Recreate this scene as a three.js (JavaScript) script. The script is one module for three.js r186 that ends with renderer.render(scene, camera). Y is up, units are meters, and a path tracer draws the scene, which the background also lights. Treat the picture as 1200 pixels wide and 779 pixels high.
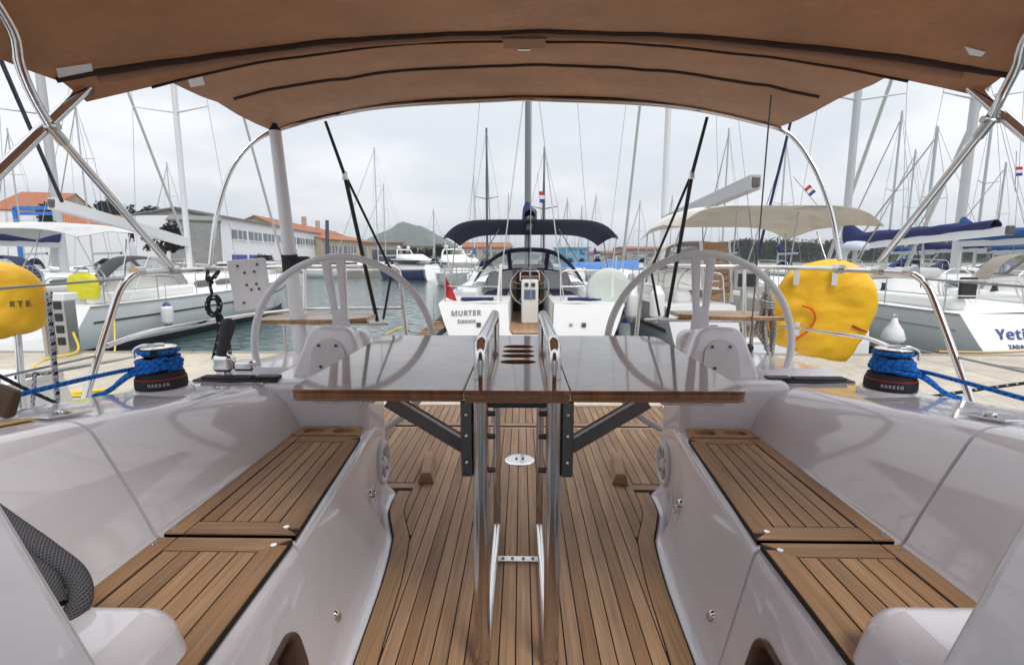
import * as THREE from 'three';
import { RoundedBoxGeometry } from 'three/addons/geometries/RoundedBoxGeometry.js';
import { mergeGeometries, toCreasedNormals } from 'three/addons/utils/BufferGeometryUtils.js';
import { TextGeometry } from 'three/addons/geometries/TextGeometry.js';
import { FontLoader } from 'three/addons/loaders/FontLoader.js';

// ---------------------------------------------------------------- camera
const scene = new THREE.Scene();
const FPX = 600, PITCH = Math.atan(87.5 / FPX), YAW = Math.atan((11 / FPX) * Math.cos(PITCH));
const camera = new THREE.PerspectiveCamera(2 * Math.atan(389.5 / FPX) * 180 / Math.PI, 1200 / 779, 0.05, 6000);
camera.rotation.order = 'YXZ';
camera.position.set(-0.01, 1.11, 0);
camera.rotation.set(-PITCH, YAW, 0);
camera.updateMatrixWorld(true);

// ---------------------------------------------------------------- sky and sun (bright overcast)
let seed = 20240611;
const rnd = () => { seed = (seed * 1664525 + 1013904223) >>> 0; return seed / 4294967296; };
const rr = (a, b) => a + (b - a) * rnd();
const PERM = new Uint8Array(512);
{ const p = [...Array(256).keys()]; for (let i = 255; i > 0; i--) { const j = Math.floor(rnd() * (i + 1)); [p[i], p[j]] = [p[j], p[i]]; } for (let i = 0; i < 512; i++) PERM[i] = p[i & 255]; }
const sm = t => t * t * (3 - 2 * t);
function vn3(x, y, z) {
  const X = Math.floor(x), Y = Math.floor(y), Z = Math.floor(z), u = sm(x - X), v = sm(y - Y), w = sm(z - Z);
  const h = (i, j, k) => PERM[PERM[PERM[(X + i) & 255] + ((Y + j) & 255)] + ((Z + k) & 255)] / 255;
  const L = (a, b, t) => a + (b - a) * t;
  return L(L(L(h(0, 0, 0), h(1, 0, 0), u), L(h(0, 1, 0), h(1, 1, 0), u), v), L(L(h(0, 0, 1), h(1, 0, 1), u), L(h(0, 1, 1), h(1, 1, 1), u), v), w);
}
function fbm3(x, y, z, o = 5) { let s = 0, a = 0.5, t = 0; for (let i = 0; i < o; i++) { s += a * vn3(x, y, z); t += a; x = x * 2.03 + 7.1; y = y * 2.03 + 3.7; z = z * 2.03 + 1.9; a *= 0.5; } return s / t; }
const vnp = (x, y, px, py) => {            // periodic value noise
  const X = Math.floor(x), Y = Math.floor(y), u = sm(x - X), v = sm(y - Y);
  const h = (i, j) => PERM[PERM[((((X + i) % px) + px) % px) & 255] + (((((Y + j) % py) + py) % py) & 255)] / 255;
  return (h(0, 0) * (1 - u) + h(1, 0) * u) * (1 - v) + (h(0, 1) * (1 - u) + h(1, 1) * u) * v;
};
const SKYGAIN = 1.0;
{
  const W = 2048, H = 1024, data = new Float32Array(W * H * 4);
  for (let j = 0; j < H; j++) {
    const el = ((j + 0.5) / H - 0.5) * Math.PI, ce = Math.cos(el), y = Math.sin(el), yy = Math.max(y, 0);
    for (let i = 0; i < W; i++) {
      const az = ((i + 0.5) / W) * Math.PI * 2, dx = Math.cos(az) * ce, dz = Math.sin(az) * ce, q = 1 / (yy + 0.16);
      const c1 = fbm3(dx * q * 0.9 + 11, dz * q * 0.9 + 5, 2.1, 5), c2 = fbm3(dx * q * 2.3 + 3, dz * q * 2.3 + 9, 7.7, 4);
      let c = Math.min(1, Math.max(0, (c1 * 0.7 + c2 * 0.3 - 0.33) * 3.4)); c = sm(c);
      const hz = Math.exp(-yy * 7);
      const base = 0.8 + 0.58 * yy;                                   // overcast dome, a little brighter overhead
      const k = c * (1 - hz * 0.75) + hz * 0.55;
      const t = base * (0.79 + 0.25 * k), o = (j * W + i) * 4;
      data[o] = t * (0.885 + 0.085 * k) * SKYGAIN; data[o + 1] = t * (0.945 + 0.035 * k) * SKYGAIN; data[o + 2] = t * (1.02 - 0.01 * k) * SKYGAIN; data[o + 3] = 1;
    }
  }
  const sky = new THREE.DataTexture(data, W, H, THREE.RGBAFormat, THREE.FloatType);
  sky.mapping = THREE.EquirectangularReflectionMapping; sky.magFilter = THREE.LinearFilter; sky.minFilter = THREE.LinearFilter; sky.wrapS = THREE.RepeatWrapping; sky.needsUpdate = true;
  scene.background = sky; scene.environment = sky;
}
const sun = new THREE.DirectionalLight(new THREE.Color(1, 0.95, 0.88), 1.4);
sun.position.set(8, 25, 12); sun.target.position.set(0, 0, -2); sun.castShadow = true; sun.shadow.radius = 30;
sun.shadow.mapSize.set(2048, 2048); sun.shadow.camera.left = -40; sun.shadow.camera.right = 40; sun.shadow.camera.top = 40; sun.shadow.camera.bottom = -40; sun.shadow.camera.far = 120;
scene.add(sun, sun.target);
const EXPOSURE = 1.2;

// ---------------------------------------------------------------- helpers
const V = (x, y, z) => new THREE.Vector3(x, y, z);
const D = (x, y, d) => new THREE.Vector3(x, y, -d);                    // d: metres aft of the camera
function P(px, py, k) {                                               // photo pixel + one known coordinate (x, y or d) -> point
  const r = V((px - 600) / FPX, -(py - 389.5) / FPX, -1).applyEuler(camera.rotation), c = camera.position;
  const t = k.x !== undefined ? (k.x - c.x) / r.x : k.y !== undefined ? (k.y - c.y) / r.y : (-k.d - c.z) / r.z;
  return c.clone().addScaledVector(r, t);
}
const taken = new Map();
function numbered(n) { const k = taken.get(n) || 0; taken.set(n, k + 1); return k ? n + '_' + String(k).padStart(3, '0') : n; }
function mesh(name, geo, mat, parent) { const m = new THREE.Mesh(geo, mat); m.name = name; m.castShadow = m.receiveShadow = true; if (parent) parent.add(m); return m; }
function thing(name, label, category, group) { const o = new THREE.Group(); o.name = numbered(name); o.userData = { label, category }; if (group) o.userData.group = group; scene.add(o); return o; }
function tag(m, label, category, group) { m.name = numbered(m.name); m.userData = { ...m.userData, label, category }; if (group) m.userData.group = group; scene.add(m); return m; }
function struct(name, geo, mat) { const m = mesh(numbered(name), geo, mat, scene); m.userData = { kind: 'structure' }; return m; }
const merge = gs => mergeGeometries(gs.map(g => { const n = g.index ? g.toNonIndexed() : g.clone(); for (const a of Object.keys(n.attributes)) if (!['position', 'normal', 'uv'].includes(a)) n.deleteAttribute(a); if (!n.attributes.uv) n.setAttribute('uv', new THREE.Float32BufferAttribute(new Float32Array(n.attributes.position.count * 2), 2)); return n; }), false);
const box = (w, h, d, x = 0, y = 0, z = 0) => new THREE.BoxGeometry(w, h, d).translate(x, y, z);
const rbox = (w, h, d, r, x = 0, y = 0, z = 0, s = 2) => new RoundedBoxGeometry(w, h, d, s, Math.min(r, w * 0.49, h * 0.49, d * 0.49)).translate(x, y, z);
function rod(a, b, r0, r1 = r0, n = 10) {
  const l = a.distanceTo(b), g = new THREE.CylinderGeometry(r1, r0, l, n);
  g.applyQuaternion(new THREE.Quaternion().setFromUnitVectors(V(0, 1, 0), b.clone().sub(a).normalize()));
  return g.translate((a.x + b.x) / 2, (a.y + b.y) / 2, (a.z + b.z) / 2);
}
function bar(a, b, w, h, up = V(0, 1, 0)) {                            // flat bar from a to b
  const g = new THREE.BoxGeometry(w, h, a.distanceTo(b)), m = new THREE.Matrix4().lookAt(a, b, up);
  return g.applyMatrix4(m).translate((a.x + b.x) / 2, (a.y + b.y) / 2, (a.z + b.z) / 2);
}
function roundPath(pts, r, n = 6) {
  const out = [pts[0].clone()];
  for (let i = 1; i < pts.length - 1; i++) {
    const p = pts[i], a = pts[i - 1].clone().sub(p), b = pts[i + 1].clone().sub(p), la = a.length(), lb = b.length();
    const R = Math.min(Array.isArray(r) ? r[i] : r, la * 0.48, lb * 0.48);
    const s = p.clone().addScaledVector(a, R / la), e = p.clone().addScaledVector(b, R / lb);
    for (let k = 0; k <= n; k++) { const t = k / n; out.push(s.clone().multiplyScalar((1 - t) * (1 - t)).addScaledVector(p, 2 * t * (1 - t)).addScaledVector(e, t * t)); }
  }
  out.push(pts[pts.length - 1].clone()); return out;
}
class Poly extends THREE.Curve { constructor(p) { super(); this.p = p; this.l = [0]; for (let i = 1; i < p.length; i++) this.l.push(this.l[i - 1] + p[i].distanceTo(p[i - 1])); }
  getPoint(t, o = V(0, 0, 0)) { const s = t * this.l[this.l.length - 1]; let i = 1; while (i < this.l.length - 1 && this.l[i] < s) i++; const d = this.l[i] - this.l[i - 1] || 1; return o.copy(this.p[i - 1]).lerp(this.p[i], Math.min(1, Math.max(0, (s - this.l[i - 1]) / d))); }
  getPointAt(t, o) { return this.getPoint(t, o); } }
function pipe(pts, r, { corner = 0.08, seg = 0, n = 10, closed = false, cap = true } = {}) {   // bent tube through points with rounded corners
  const p = roundPath(pts, corner, 6), c = new Poly(p), len = c.l[c.l.length - 1];
  const g = new THREE.TubeGeometry(c, seg || Math.max(8, Math.min(160, Math.round(p.length * 1.5 + len * 14))), r, n, closed);
  return cap ? merge([g, new THREE.SphereGeometry(r, n, 6).translate(...pts[0].toArray()), new THREE.SphereGeometry(r, n, 6).translate(...pts[pts.length - 1].toArray())]) : g;
}
function rope(pts, r, seg = 60, n = 7) {                                 // soft tube through points; uv in metres
  const c = new THREE.CatmullRomCurve3(pts, false, 'centripetal'), g = new THREE.TubeGeometry(c, seg, r, n, false), L = c.getLength(), uv = g.attributes.uv;
  for (let i = 0; i < uv.count; i++) uv.setXY(i, uv.getX(i) * L / (r * 6.2832), uv.getY(i));
  return g;
}
function loft(rows, { thick = 0, closedU = false, flip = false, uv = null } = {}) {   // rows of points -> sheet (or shell)
  const R = rows.length, C = rows[0].length, pos = [], uvs = [], idx = [];
  let vAcc = 0;
  for (let i = 0; i < R; i++) { if (i) vAcc += rows[i][C >> 1].distanceTo(rows[i - 1][C >> 1]); let u = 0; for (let j = 0; j < C; j++) { if (j) u += rows[i][j].distanceTo(rows[i][j - 1]); pos.push(rows[i][j].x, rows[i][j].y, rows[i][j].z); if (uv) { const q = uv(rows[i][j]); uvs.push(q[0], q[1]); } else uvs.push(u, vAcc); } }
  for (let i = 0; i < R - 1; i++) for (let j = 0; j < C - 1; j++) { const a = i * C + j, b = a + 1, c = a + C, d = c + 1; flip ? idx.push(a, c, b, b, c, d) : idx.push(a, b, c, b, d, c); }
  const g = new THREE.BufferGeometry(); g.setAttribute('position', new THREE.Float32BufferAttribute(pos, 3)); g.setAttribute('uv', new THREE.Float32BufferAttribute(uvs, 2)); g.setIndex(idx); g.computeVertexNormals();
  if (!thick) return g;
  const N = g.attributes.normal, back = rows.map((r, i) => r.map((p, j) => { const k = i * C + j; return p.clone().add(V(N.getX(k), N.getY(k), N.getZ(k)).multiplyScalar(-thick)); }));
  const bg = loft(back, { flip: !flip, uv }), per = [], perb = [];
  for (let j = 0; j < C; j++) { per.push(rows[0][j]); perb.push(back[0][j]); } for (let i = 1; i < R; i++) { per.push(rows[i][C - 1]); perb.push(back[i][C - 1]); }
  for (let j = C - 2; j >= 0; j--) { per.push(rows[R - 1][j]); perb.push(back[R - 1][j]); } for (let i = R - 2; i >= 0; i--) { per.push(rows[i][0]); perb.push(back[i][0]); }
  return merge([g, bg, loft([per, perb], { flip })]);
}
function extrude(pts, depth, { bevel = 0, holes = [], seg = 1, curve = 12 } = {}) {  // [x,y] outline -> solid from z=0 to z=depth
  const s = pts instanceof THREE.Shape ? pts : new THREE.Shape(pts.map(p => new THREE.Vector2(p[0], p[1])));
  for (const h of holes) s.holes.push(h);
  const g = new THREE.ExtrudeGeometry(s, { depth: depth - 2 * bevel, bevelEnabled: bevel > 0, bevelSize: bevel, bevelThickness: bevel, bevelOffset: -bevel, bevelSegments: seg + 1, curveSegments: curve });
  return g.translate(0, 0, bevel);
}
function rrect(w, h, r, n = 6) { const s = new THREE.Shape(), x = -w / 2, y = -h / 2; s.moveTo(x + r, y); s.lineTo(x + w - r, y); s.absarc(x + w - r, y + r, r, -Math.PI / 2, 0); s.lineTo(x + w, y + h - r); s.absarc(x + w - r, y + h - r, r, 0, Math.PI / 2); s.lineTo(x + r, y + h); s.absarc(x + r, y + h - r, r, Math.PI / 2, Math.PI); s.lineTo(x, y + r); s.absarc(x + r, y + r, r, Math.PI, Math.PI * 1.5); return s; }
function circlePath(r, x = 0, y = 0, ry = r) { const p = new THREE.Path(); p.absellipse(x, y, r, ry, 0, Math.PI * 2, true); return p; }
const lathe = (pts, n = 24) => new THREE.LatheGeometry(pts.map(p => new THREE.Vector2(p[0], p[1])), n);
function slab(path, y0, y1, uvOff = [0, 0]) {   // path: [d, xa, xb] stations -> thin board lying flat, uv in metres
  const top = path.map(([d, a, b]) => [D(a, y1, d), D(b, y1, d)]), c = 0.0012;
  const pos = [], uvs = [], idx = [], n = path.length; let k = 0;
  const quad = (p, q, r, s) => { for (const t of [p, q, r, s]) { pos.push(t.x, t.y, t.z); uvs.push(t.x + uvOff[0], t.z + uvOff[1]); } idx.push(k, k + 1, k + 2, k, k + 2, k + 3); k += 4; };
  const dn = p => V(p.x, y0, p.z);
  for (let i = 0; i < n - 1; i++) { const [a, b] = top[i], [e, f] = top[i + 1]; quad(a, b, f, e); quad(dn(a), a, e, dn(e)); quad(b, dn(b), dn(f), f); }
  quad(top[0][0], dn(top[0][0]), dn(top[0][1]), top[0][1]); quad(top[n - 1][1], dn(top[n - 1][1]), dn(top[n - 1][0]), top[n - 1][0]);
  const g = new THREE.BufferGeometry(); g.setAttribute('position', new THREE.Float32BufferAttribute(pos, 3)); g.setAttribute('uv', new THREE.Float32BufferAttribute(uvs, 2)); g.setIndex(idx); g.computeVertexNormals(); return g;
}
function polySlab(pts, y0, y1, off = [0, 0], alongX = false) {     // flat board with outline [x,d]; grain along d (or x)
  const s = new THREE.Shape(pts.map(p => new THREE.Vector2(p[0], p[1]))), g = new THREE.ExtrudeGeometry(s, { depth: y1 - y0, bevelEnabled: false });
  g.rotateX(-Math.PI / 2).translate(0, y0, 0);
  const p = g.attributes.position, uv = g.attributes.uv; for (let i = 0; i < p.count; i++) alongX ? uv.setXY(i, p.getZ(i) + off[0], p.getX(i) + off[1]) : uv.setXY(i, p.getX(i) + off[0], p.getZ(i) + off[1]);
  return g;
}
function swapUV(g) { const uv = g.attributes.uv; for (let i = 0; i < uv.count; i++) uv.setXY(i, uv.getY(i), uv.getX(i)); return g; }
const pick = a => a[Math.floor(rnd() * a.length)];

// ---------------------------------------------------------------- textures and materials
function dtex(w, h, f, { srgb = true, rx = 1, ry = 1 } = {}) {
  const d = new Uint8Array(w * h * 4);
  for (let j = 0; j < h; j++) for (let i = 0; i < w; i++) { const c = f(i / w, j / h, i, j), o = (j * w + i) * 4; for (let k = 0; k < 3; k++) d[o + k] = Math.max(0, Math.min(255, (Array.isArray(c) ? c[k] : c) * 255)); d[o + 3] = 255; }
  const t = new THREE.DataTexture(d, w, h, THREE.RGBAFormat); t.wrapS = t.wrapT = THREE.RepeatWrapping; t.magFilter = THREE.LinearFilter; t.minFilter = THREE.LinearMipmapLinearFilter; t.generateMipmaps = true;
  if (srgb) t.colorSpace = THREE.SRGBColorSpace; t.repeat.set(rx, ry); t.needsUpdate = true; return t;
}
const fbp = (x, y, px, py, o = 4) => { let s = 0, a = 0.5, t = 0; for (let i = 0; i < o; i++) { s += a * vnp(x * px, y * py, px, py); t += a; px *= 2; py *= 2; a *= 0.55; x += 0.13; y += 0.31; } return s / t; };
const rep = (t, x, y) => { const c = t.clone(); c.repeat.set(x, y); c.needsUpdate = true; return c; };
const lin = (r, g, b) => new THREE.Color().setRGB(r, g, b);
const std = (o) => new THREE.MeshStandardMaterial({ roughness: 0.6, metalness: 0, ...o });
const phy = (o) => new THREE.MeshPhysicalMaterial({ roughness: 0.5, metalness: 0, ...o });

const woodF = (u, v) => { const g = fbp(u, v, 44, 2, 4), f = fbp(u + 0.4, v, 150, 6, 3), p = fbp(u, v + 0.7, 5, 3, 3); return (g - 0.5) * 0.32 + (f - 0.5) * 0.32 + (p - 0.5) * 0.34; };
const grain = dtex(512, 512, (u, v) => { const k = 0.8 + woodF(u, v) * 0.62; return [k, k * 0.985, k * 0.955]; }, { rx: 2.2, ry: 1.1 });
const grainB = dtex(512, 512, (u, v) => 0.5 + woodF(u, v), { srgb: false, rx: 2.2, ry: 1.1 });
const teakTones = [[0.62, 0.38, 0.225], [0.68, 0.42, 0.25], [0.53, 0.31, 0.175], [0.74, 0.475, 0.29], [0.58, 0.345, 0.195], [0.65, 0.42, 0.27]];
const TEAK = teakTones.map(c => std({ color: lin(...c), map: grain, bumpMap: grainB, bumpScale: 0.0006, roughness: 0.62 }));
const TEAKSEAT = [[0.58, 0.345, 0.185], [0.63, 0.385, 0.21], [0.53, 0.31, 0.16], [0.6, 0.36, 0.195]].map(c => std({ color: lin(...c), map: grain, bumpMap: grainB, bumpScale: 0.0006, roughness: 0.55 }));
const mahoG = dtex(512, 512, (u, v) => { const k = 0.78 + woodF(u * 1, v) * 0.9; return [k, k * 0.95, k * 0.9]; }, { rx: 1.5, ry: 0.8 });
const smear = dtex(512, 512, (u, v) => 0.22 + 0.62 * Math.pow(fbp(u, v, 5, 5, 5), 1.6), { srgb: false, rx: 1.3, ry: 1.3 });
const polishB = dtex(256, 256, (u, v) => fbp(u, v, 6, 6, 3), { srgb: false, rx: 3, ry: 3 });
const M = {};
M.mahogany = phy({ color: lin(0.27, 0.11, 0.055), map: mahoG, roughness: 0.45, roughnessMap: smear, specularIntensity: 0.25, clearcoat: 0.9, clearcoatRoughness: 0.05, bumpMap: polishB, bumpScale: 0.0011 });
M.mahoganyEdge = phy({ color: lin(0.29, 0.125, 0.032), map: mahoG, roughness: 0.35, clearcoat: 0.8, clearcoatRoughness: 0.1 });
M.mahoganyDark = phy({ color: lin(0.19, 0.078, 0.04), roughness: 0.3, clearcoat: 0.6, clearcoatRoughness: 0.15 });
const gelB = dtex(256, 256, (u, v) => fbp(u, v, 4, 4, 3), { srgb: false, rx: 1.2, ry: 1.2 });
const gelC = dtex(512, 512, (u, v) => { const k = 0.97 + 0.025 * fbp(u, v, 9, 9, 5) - 0.02 * Math.pow(fbp(u + 0.3, v, 36, 36, 3), 4); return [k, k, k * 0.995]; }, { rx: 1, ry: 1 });
M.gel = phy({ color: lin(0.79, 0.775, 0.84), map: gelC, roughness: 0.1, ior: 1.52, clearcoat: 0.6, clearcoatRoughness: 0.03, bumpMap: gelB, bumpScale: 0.0005 });
M.gelMatt = std({ color: lin(0.72, 0.71, 0.73), map: gelC, roughness: 0.45 });
M.caulk = std({ color: lin(0.018, 0.017, 0.018), roughness: 0.75 });
M.chrome = phy({ color: lin(0.74, 0.73, 0.72), metalness: 1, roughness: 0.13 });
M.legSteel = phy({ color: lin(0.55, 0.53, 0.52), metalness: 1, roughness: 0.17 });
M.steel = std({ color: lin(0.6, 0.59, 0.575), metalness: 1, roughness: 0.27, bumpMap: polishB, bumpScale: 0.0003 });
M.steelDark = std({ color: lin(0.17, 0.155, 0.15), metalness: 1, roughness: 0.22 });
M.alu = std({ color: lin(0.62, 0.63, 0.64), metalness: 0.85, roughness: 0.42 });
M.whitePaint = std({ color: lin(0.74, 0.735, 0.745), roughness: 0.32 });
M.wheelWhite = phy({ color: lin(0.66, 0.65, 0.67), roughness: 0.38, clearcoat: 0.2 });
M.black = std({ color: lin(0.02, 0.02, 0.022), roughness: 0.5 });
M.blackSoft = std({ color: lin(0.028, 0.027, 0.03), roughness: 0.85 });
M.blackGloss = phy({ color: lin(0.015, 0.014, 0.016), roughness: 0.3, clearcoat: 0.4 });
M.red = std({ color: lin(0.45, 0.02, 0.025), roughness: 0.5 });
M.rubber = std({ color: lin(0.05, 0.05, 0.052), roughness: 0.8 });
const weave = dtex(256, 256, (u, v, i, j) => 0.5 + 0.22 * Math.sin(i * Math.PI / 2) * Math.sin(j * Math.PI / 2) + 0.35 * (fbp(u, v, 7, 7, 4) - 0.5), { srgb: false, rx: 9, ry: 9 });
const canvasC = dtex(512, 512, (u, v) => { const k = 0.92 + 0.12 * (fbp(u, v, 6, 6, 5) - 0.5) + 0.06 * (fbp(u, v + 0.2, 80, 80, 2) - 0.5); return [k, k * 0.99, k * 0.98]; }, { rx: 0.6, ry: 0.6 });
const cloth = (c, t = 0.22) => phy({ color: lin(...c), map: canvasC, roughness: 0.92, bumpMap: weave, bumpScale: 0.0004, transmission: t, thickness: 0, side: THREE.DoubleSide });
M.brown = cloth([0.49, 0.315, 0.2], 0.64);
const puck = dtex(512, 512, (u, v) => 0.55 * fbp(u, v, 5, 14, 4) + 0.45 * Math.abs(2 * fbp(u + 0.3, v, 7, 4, 3) - 1), { srgb: false, rx: 0.9, ry: 0.9 });
M.brown.bumpMap = puck; M.brown.bumpScale = 0.006;
M.brownDark = std({ color: lin(0.05, 0.028, 0.022), roughness: 0.9 });
M.brownBand = std({ color: lin(0.35, 0.19, 0.115), roughness: 0.9, bumpMap: weave, bumpScale: 0.0004 });
M.navy = cloth([0.03, 0.033, 0.1], 0.05); M.navySail = cloth([0.022, 0.028, 0.13], 0.02); M.blueSail = cloth([0.02, 0.085, 0.28], 0.04);
M.beige = cloth([0.8, 0.76, 0.68], 0.5); M.beigeDark = cloth([0.46, 0.41, 0.34], 0.25); M.whiteCloth = cloth([0.72, 0.73, 0.74], 0.2); M.greyCloth = cloth([0.34, 0.34, 0.36], 0.15); M.label = std({ color: lin(0.85, 0.85, 0.85), roughness: 0.7 }); M.sail = cloth([0.66, 0.66, 0.64], 0.1);
const plyB = dtex(256, 256, (u, v) => fbp(u, v, 5, 5, 4), { srgb: false, rx: 3, ry: 3 });
M.yellow = phy({ color: lin(0.92, 0.51, 0.005), roughness: 0.5, bumpMap: plyB, bumpScale: 0.004, clearcoat: 0.15, clearcoatRoughness: 0.4 });
M.lemon = phy({ color: lin(0.72, 0.68, 0.03), roughness: 0.4, bumpMap: plyB, bumpScale: 0.006 });
const braid = (a, b, mixf) => dtex(64, 64, (u, v) => { const s = Math.sin((u + v) * Math.PI * 4), t = Math.sin((u - v) * Math.PI * 4), w = 0.75 + 0.25 * Math.max(s, t); const m = mixf(u, v); return [0, 1, 2].map(k => w * (a[k] * (1 - m) + b[k] * m)); });
const braidB = dtex(64, 64, (u, v) => 0.5 + 0.5 * Math.max(Math.sin((u + v) * Math.PI * 4), Math.sin((u - v) * Math.PI * 4)), { srgb: false });
const ropeMat = (a, b, f = () => 0) => std({ map: braid(a, b, f), bumpMap: braidB, bumpScale: 0.0015, roughness: 0.85 });
M.ropeBlue = ropeMat([0.03, 0.5, 0.9], [0.02, 0.45, 0.85], (u, v) => Math.sin((u + v) * 12.566) > 0.2 ? 1 : 0);
M.ropeFleck = ropeMat([0.8, 0.8, 0.82], [0.1, 0.1, 0.16], (u, v) => (Math.sin(u * 6.283) > 0.55 && Math.sin((v) * 12.566) > 0.1) ? 1 : 0);
M.ropeBlack = ropeMat([0.1, 0.1, 0.11], [0.7, 0.7, 0.72], (u, v) => (Math.sin(u * 6.283 + 1) > 0.82 && Math.sin(v * 12.566) > 0.3) ? 1 : 0);
M.ropeWhite = ropeMat([0.8, 0.79, 0.76], [0.5, 0.48, 0.46], (u, v) => Math.sin((u - v) * 12.566) > 0.6 ? 0.7 : 0);
M.ropeGrey = ropeMat([0.46, 0.46, 0.48], [0.38, 0.38, 0.41], (u, v) => Math.sin((u - v) * 12.566) > 0 ? 1 : 0); M.ropeGrey.map.repeat.set(8, 7); M.ropeGrey.bumpMap = rep(braidB, 8, 7); M.ropeGrey.bumpScale = 0.003;
M.ropeOrange = std({ color: lin(0.75, 0.1, 0.02), roughness: 0.7 }); M.hose = std({ color: lin(0.75, 0.52, 0.04), roughness: 0.55 });
M.wire = std({ color: lin(0.33, 0.33, 0.34), metalness: 0.7, roughness: 0.4 });
M.hullWhite = phy({ color: lin(0.79, 0.795, 0.8), roughness: 0.22, map: gelC, clearcoat: 0.3, clearcoatRoughness: 0.1 });
M.hullGrey = phy({ color: lin(0.6, 0.61, 0.63), roughness: 0.25, clearcoat: 0.3 });
M.hullBlue = phy({ color: lin(0.02, 0.035, 0.13), roughness: 0.2, clearcoat: 0.5 });
M.deckWhite = std({ color: lin(0.84, 0.84, 0.83), roughness: 0.5, map: gelC });
M.stripe = std({ color: lin(0.05, 0.06, 0.075), roughness: 0.4 }); M.boot = std({ color: lin(0.03, 0.035, 0.045), roughness: 0.55 });
M.window = phy({ color: lin(0.03, 0.035, 0.04), roughness: 0.08, clearcoat: 0.5 });
M.vinyl = phy({ color: lin(0.9, 0.91, 0.92), roughness: 0.1, transmission: 0.85, thickness: 0 });
M.mastAlu = std({ color: lin(0.5, 0.51, 0.52), metalness: 0.35, roughness: 0.5 }); M.mastWhite = std({ color: lin(0.7, 0.7, 0.71), roughness: 0.45 }); M.mastDark = std({ color: lin(0.09, 0.095, 0.11), metalness: 0.3, roughness: 0.5 });
M.fenderWhite = std({ color: lin(0.74, 0.74, 0.75), roughness: 0.4 }); M.fenderBlue = std({ color: lin(0.03, 0.1, 0.42), roughness: 0.4 });
const concC = dtex(512, 512, (u, v) => { const k = 0.86 + 0.2 * (fbp(u, v, 5, 5, 6) - 0.5) + 0.1 * (fbp(u, v + 0.5, 60, 60, 3) - 0.5) - 0.16 * Math.pow(fbp(u + 0.2, v, 14, 14, 3), 5); return [k, k * 0.985, k * 0.95]; }, { rx: 0.35, ry: 0.35 });
M.concrete = std({ color: lin(0.68, 0.63, 0.56), map: concC, roughness: 0.85 }); M.concreteGrey = std({ color: lin(0.36, 0.35, 0.33), map: concC, roughness: 0.9 });
M.plate = std({ color: lin(0.7, 0.7, 0.71), roughness: 0.42 });
M.text = std({ color: lin(0.22, 0.22, 0.23), roughness: 0.5 }); M.textNavy = std({ color: lin(0.02, 0.05, 0.2), roughness: 0.5 }); M.textLight = std({ color: lin(0.5, 0.5, 0.5), roughness: 0.5 }); M.textDim = std({ color: lin(0.16, 0.13, 0.03), roughness: 0.6 });
const font = await new FontLoader().loadAsync('fonts/droid/droid_sans_bold.typeface.json');
function text(s, size, depth = 0.002) { const g = new TextGeometry(s, { font, size, depth, curveSegments: 3, bevelEnabled: false }); g.computeBoundingBox(); const b = g.boundingBox; return g.translate(-(b.max.x + b.min.x) / 2, -(b.max.y + b.min.y) / 2, 0); }
const WATER = -1.09, QUAY = -0.49;

// ================================================================ SETTING: water and quay
const wav = (() => { const ws = []; for (let i = 0; i < 26; i++) { const a = Math.round(rr(-9, 9)), b = Math.round(rr(3, 16)); ws.push([a, b, rr(0, 6.28), 1 / (1 + Math.hypot(a, b) * 0.12)]); } return dtex(512, 512, (u, v) => { let s = 0, t = 0; for (const [a, b, p, w] of ws) { s += w * Math.sin((a * u + b * v) * 6.2832 + p); t += w; } return 0.5 + 0.9 * s / t + 0.25 * (fbp(u, v, 24, 30, 3) - 0.5); }, { srgb: false, rx: 0.16, ry: 0.2 }); })();
const waterMat = phy({ color: lin(0.055, 0.095, 0.095), roughness: 0.09, ior: 1.33, bumpMap: wav, bumpScale: 0.028 });
{ const g = new THREE.PlaneGeometry(5000, 5000).rotateX(-Math.PI / 2); const p = g.attributes.position, uv = g.attributes.uv; for (let i = 0; i < p.count; i++) uv.setXY(i, p.getX(i), p.getZ(i)); struct('water', g.translate(0, WATER, -1500), waterMat); }
{ // concrete pontoon between the two rows of boats, cast in panels
  const q = struct('quay', rbox(120, 0.5, 4.0, 0.03, 0, QUAY - 0.27, -6.45), M.concreteGrey);
  for (let k = -10; k < 10; k++) { const g = rbox(5.98, 0.06, 3.98, 0.012, k * 6 + 3.4, QUAY - 0.03, -6.45); const p = g.attributes.position, uv = g.attributes.uv; for (let i = 0; i < p.count; i++) uv.setXY(i, p.getX(i) + k * 0.37, p.getZ(i)); mesh('panel', g, M.concrete, q); }
  for (const d of [4.42, 8.48]) for (let k = -10; k < 10; k++) mesh('edge_beam', rbox(5.97, 0.16, 0.09, 0.015, k * 6 + 3.4, QUAY - 0.06, -d), std({ color: lin(0.46, 0.4, 0.33), map: concC, roughness: 0.85 }), q);
}

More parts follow.
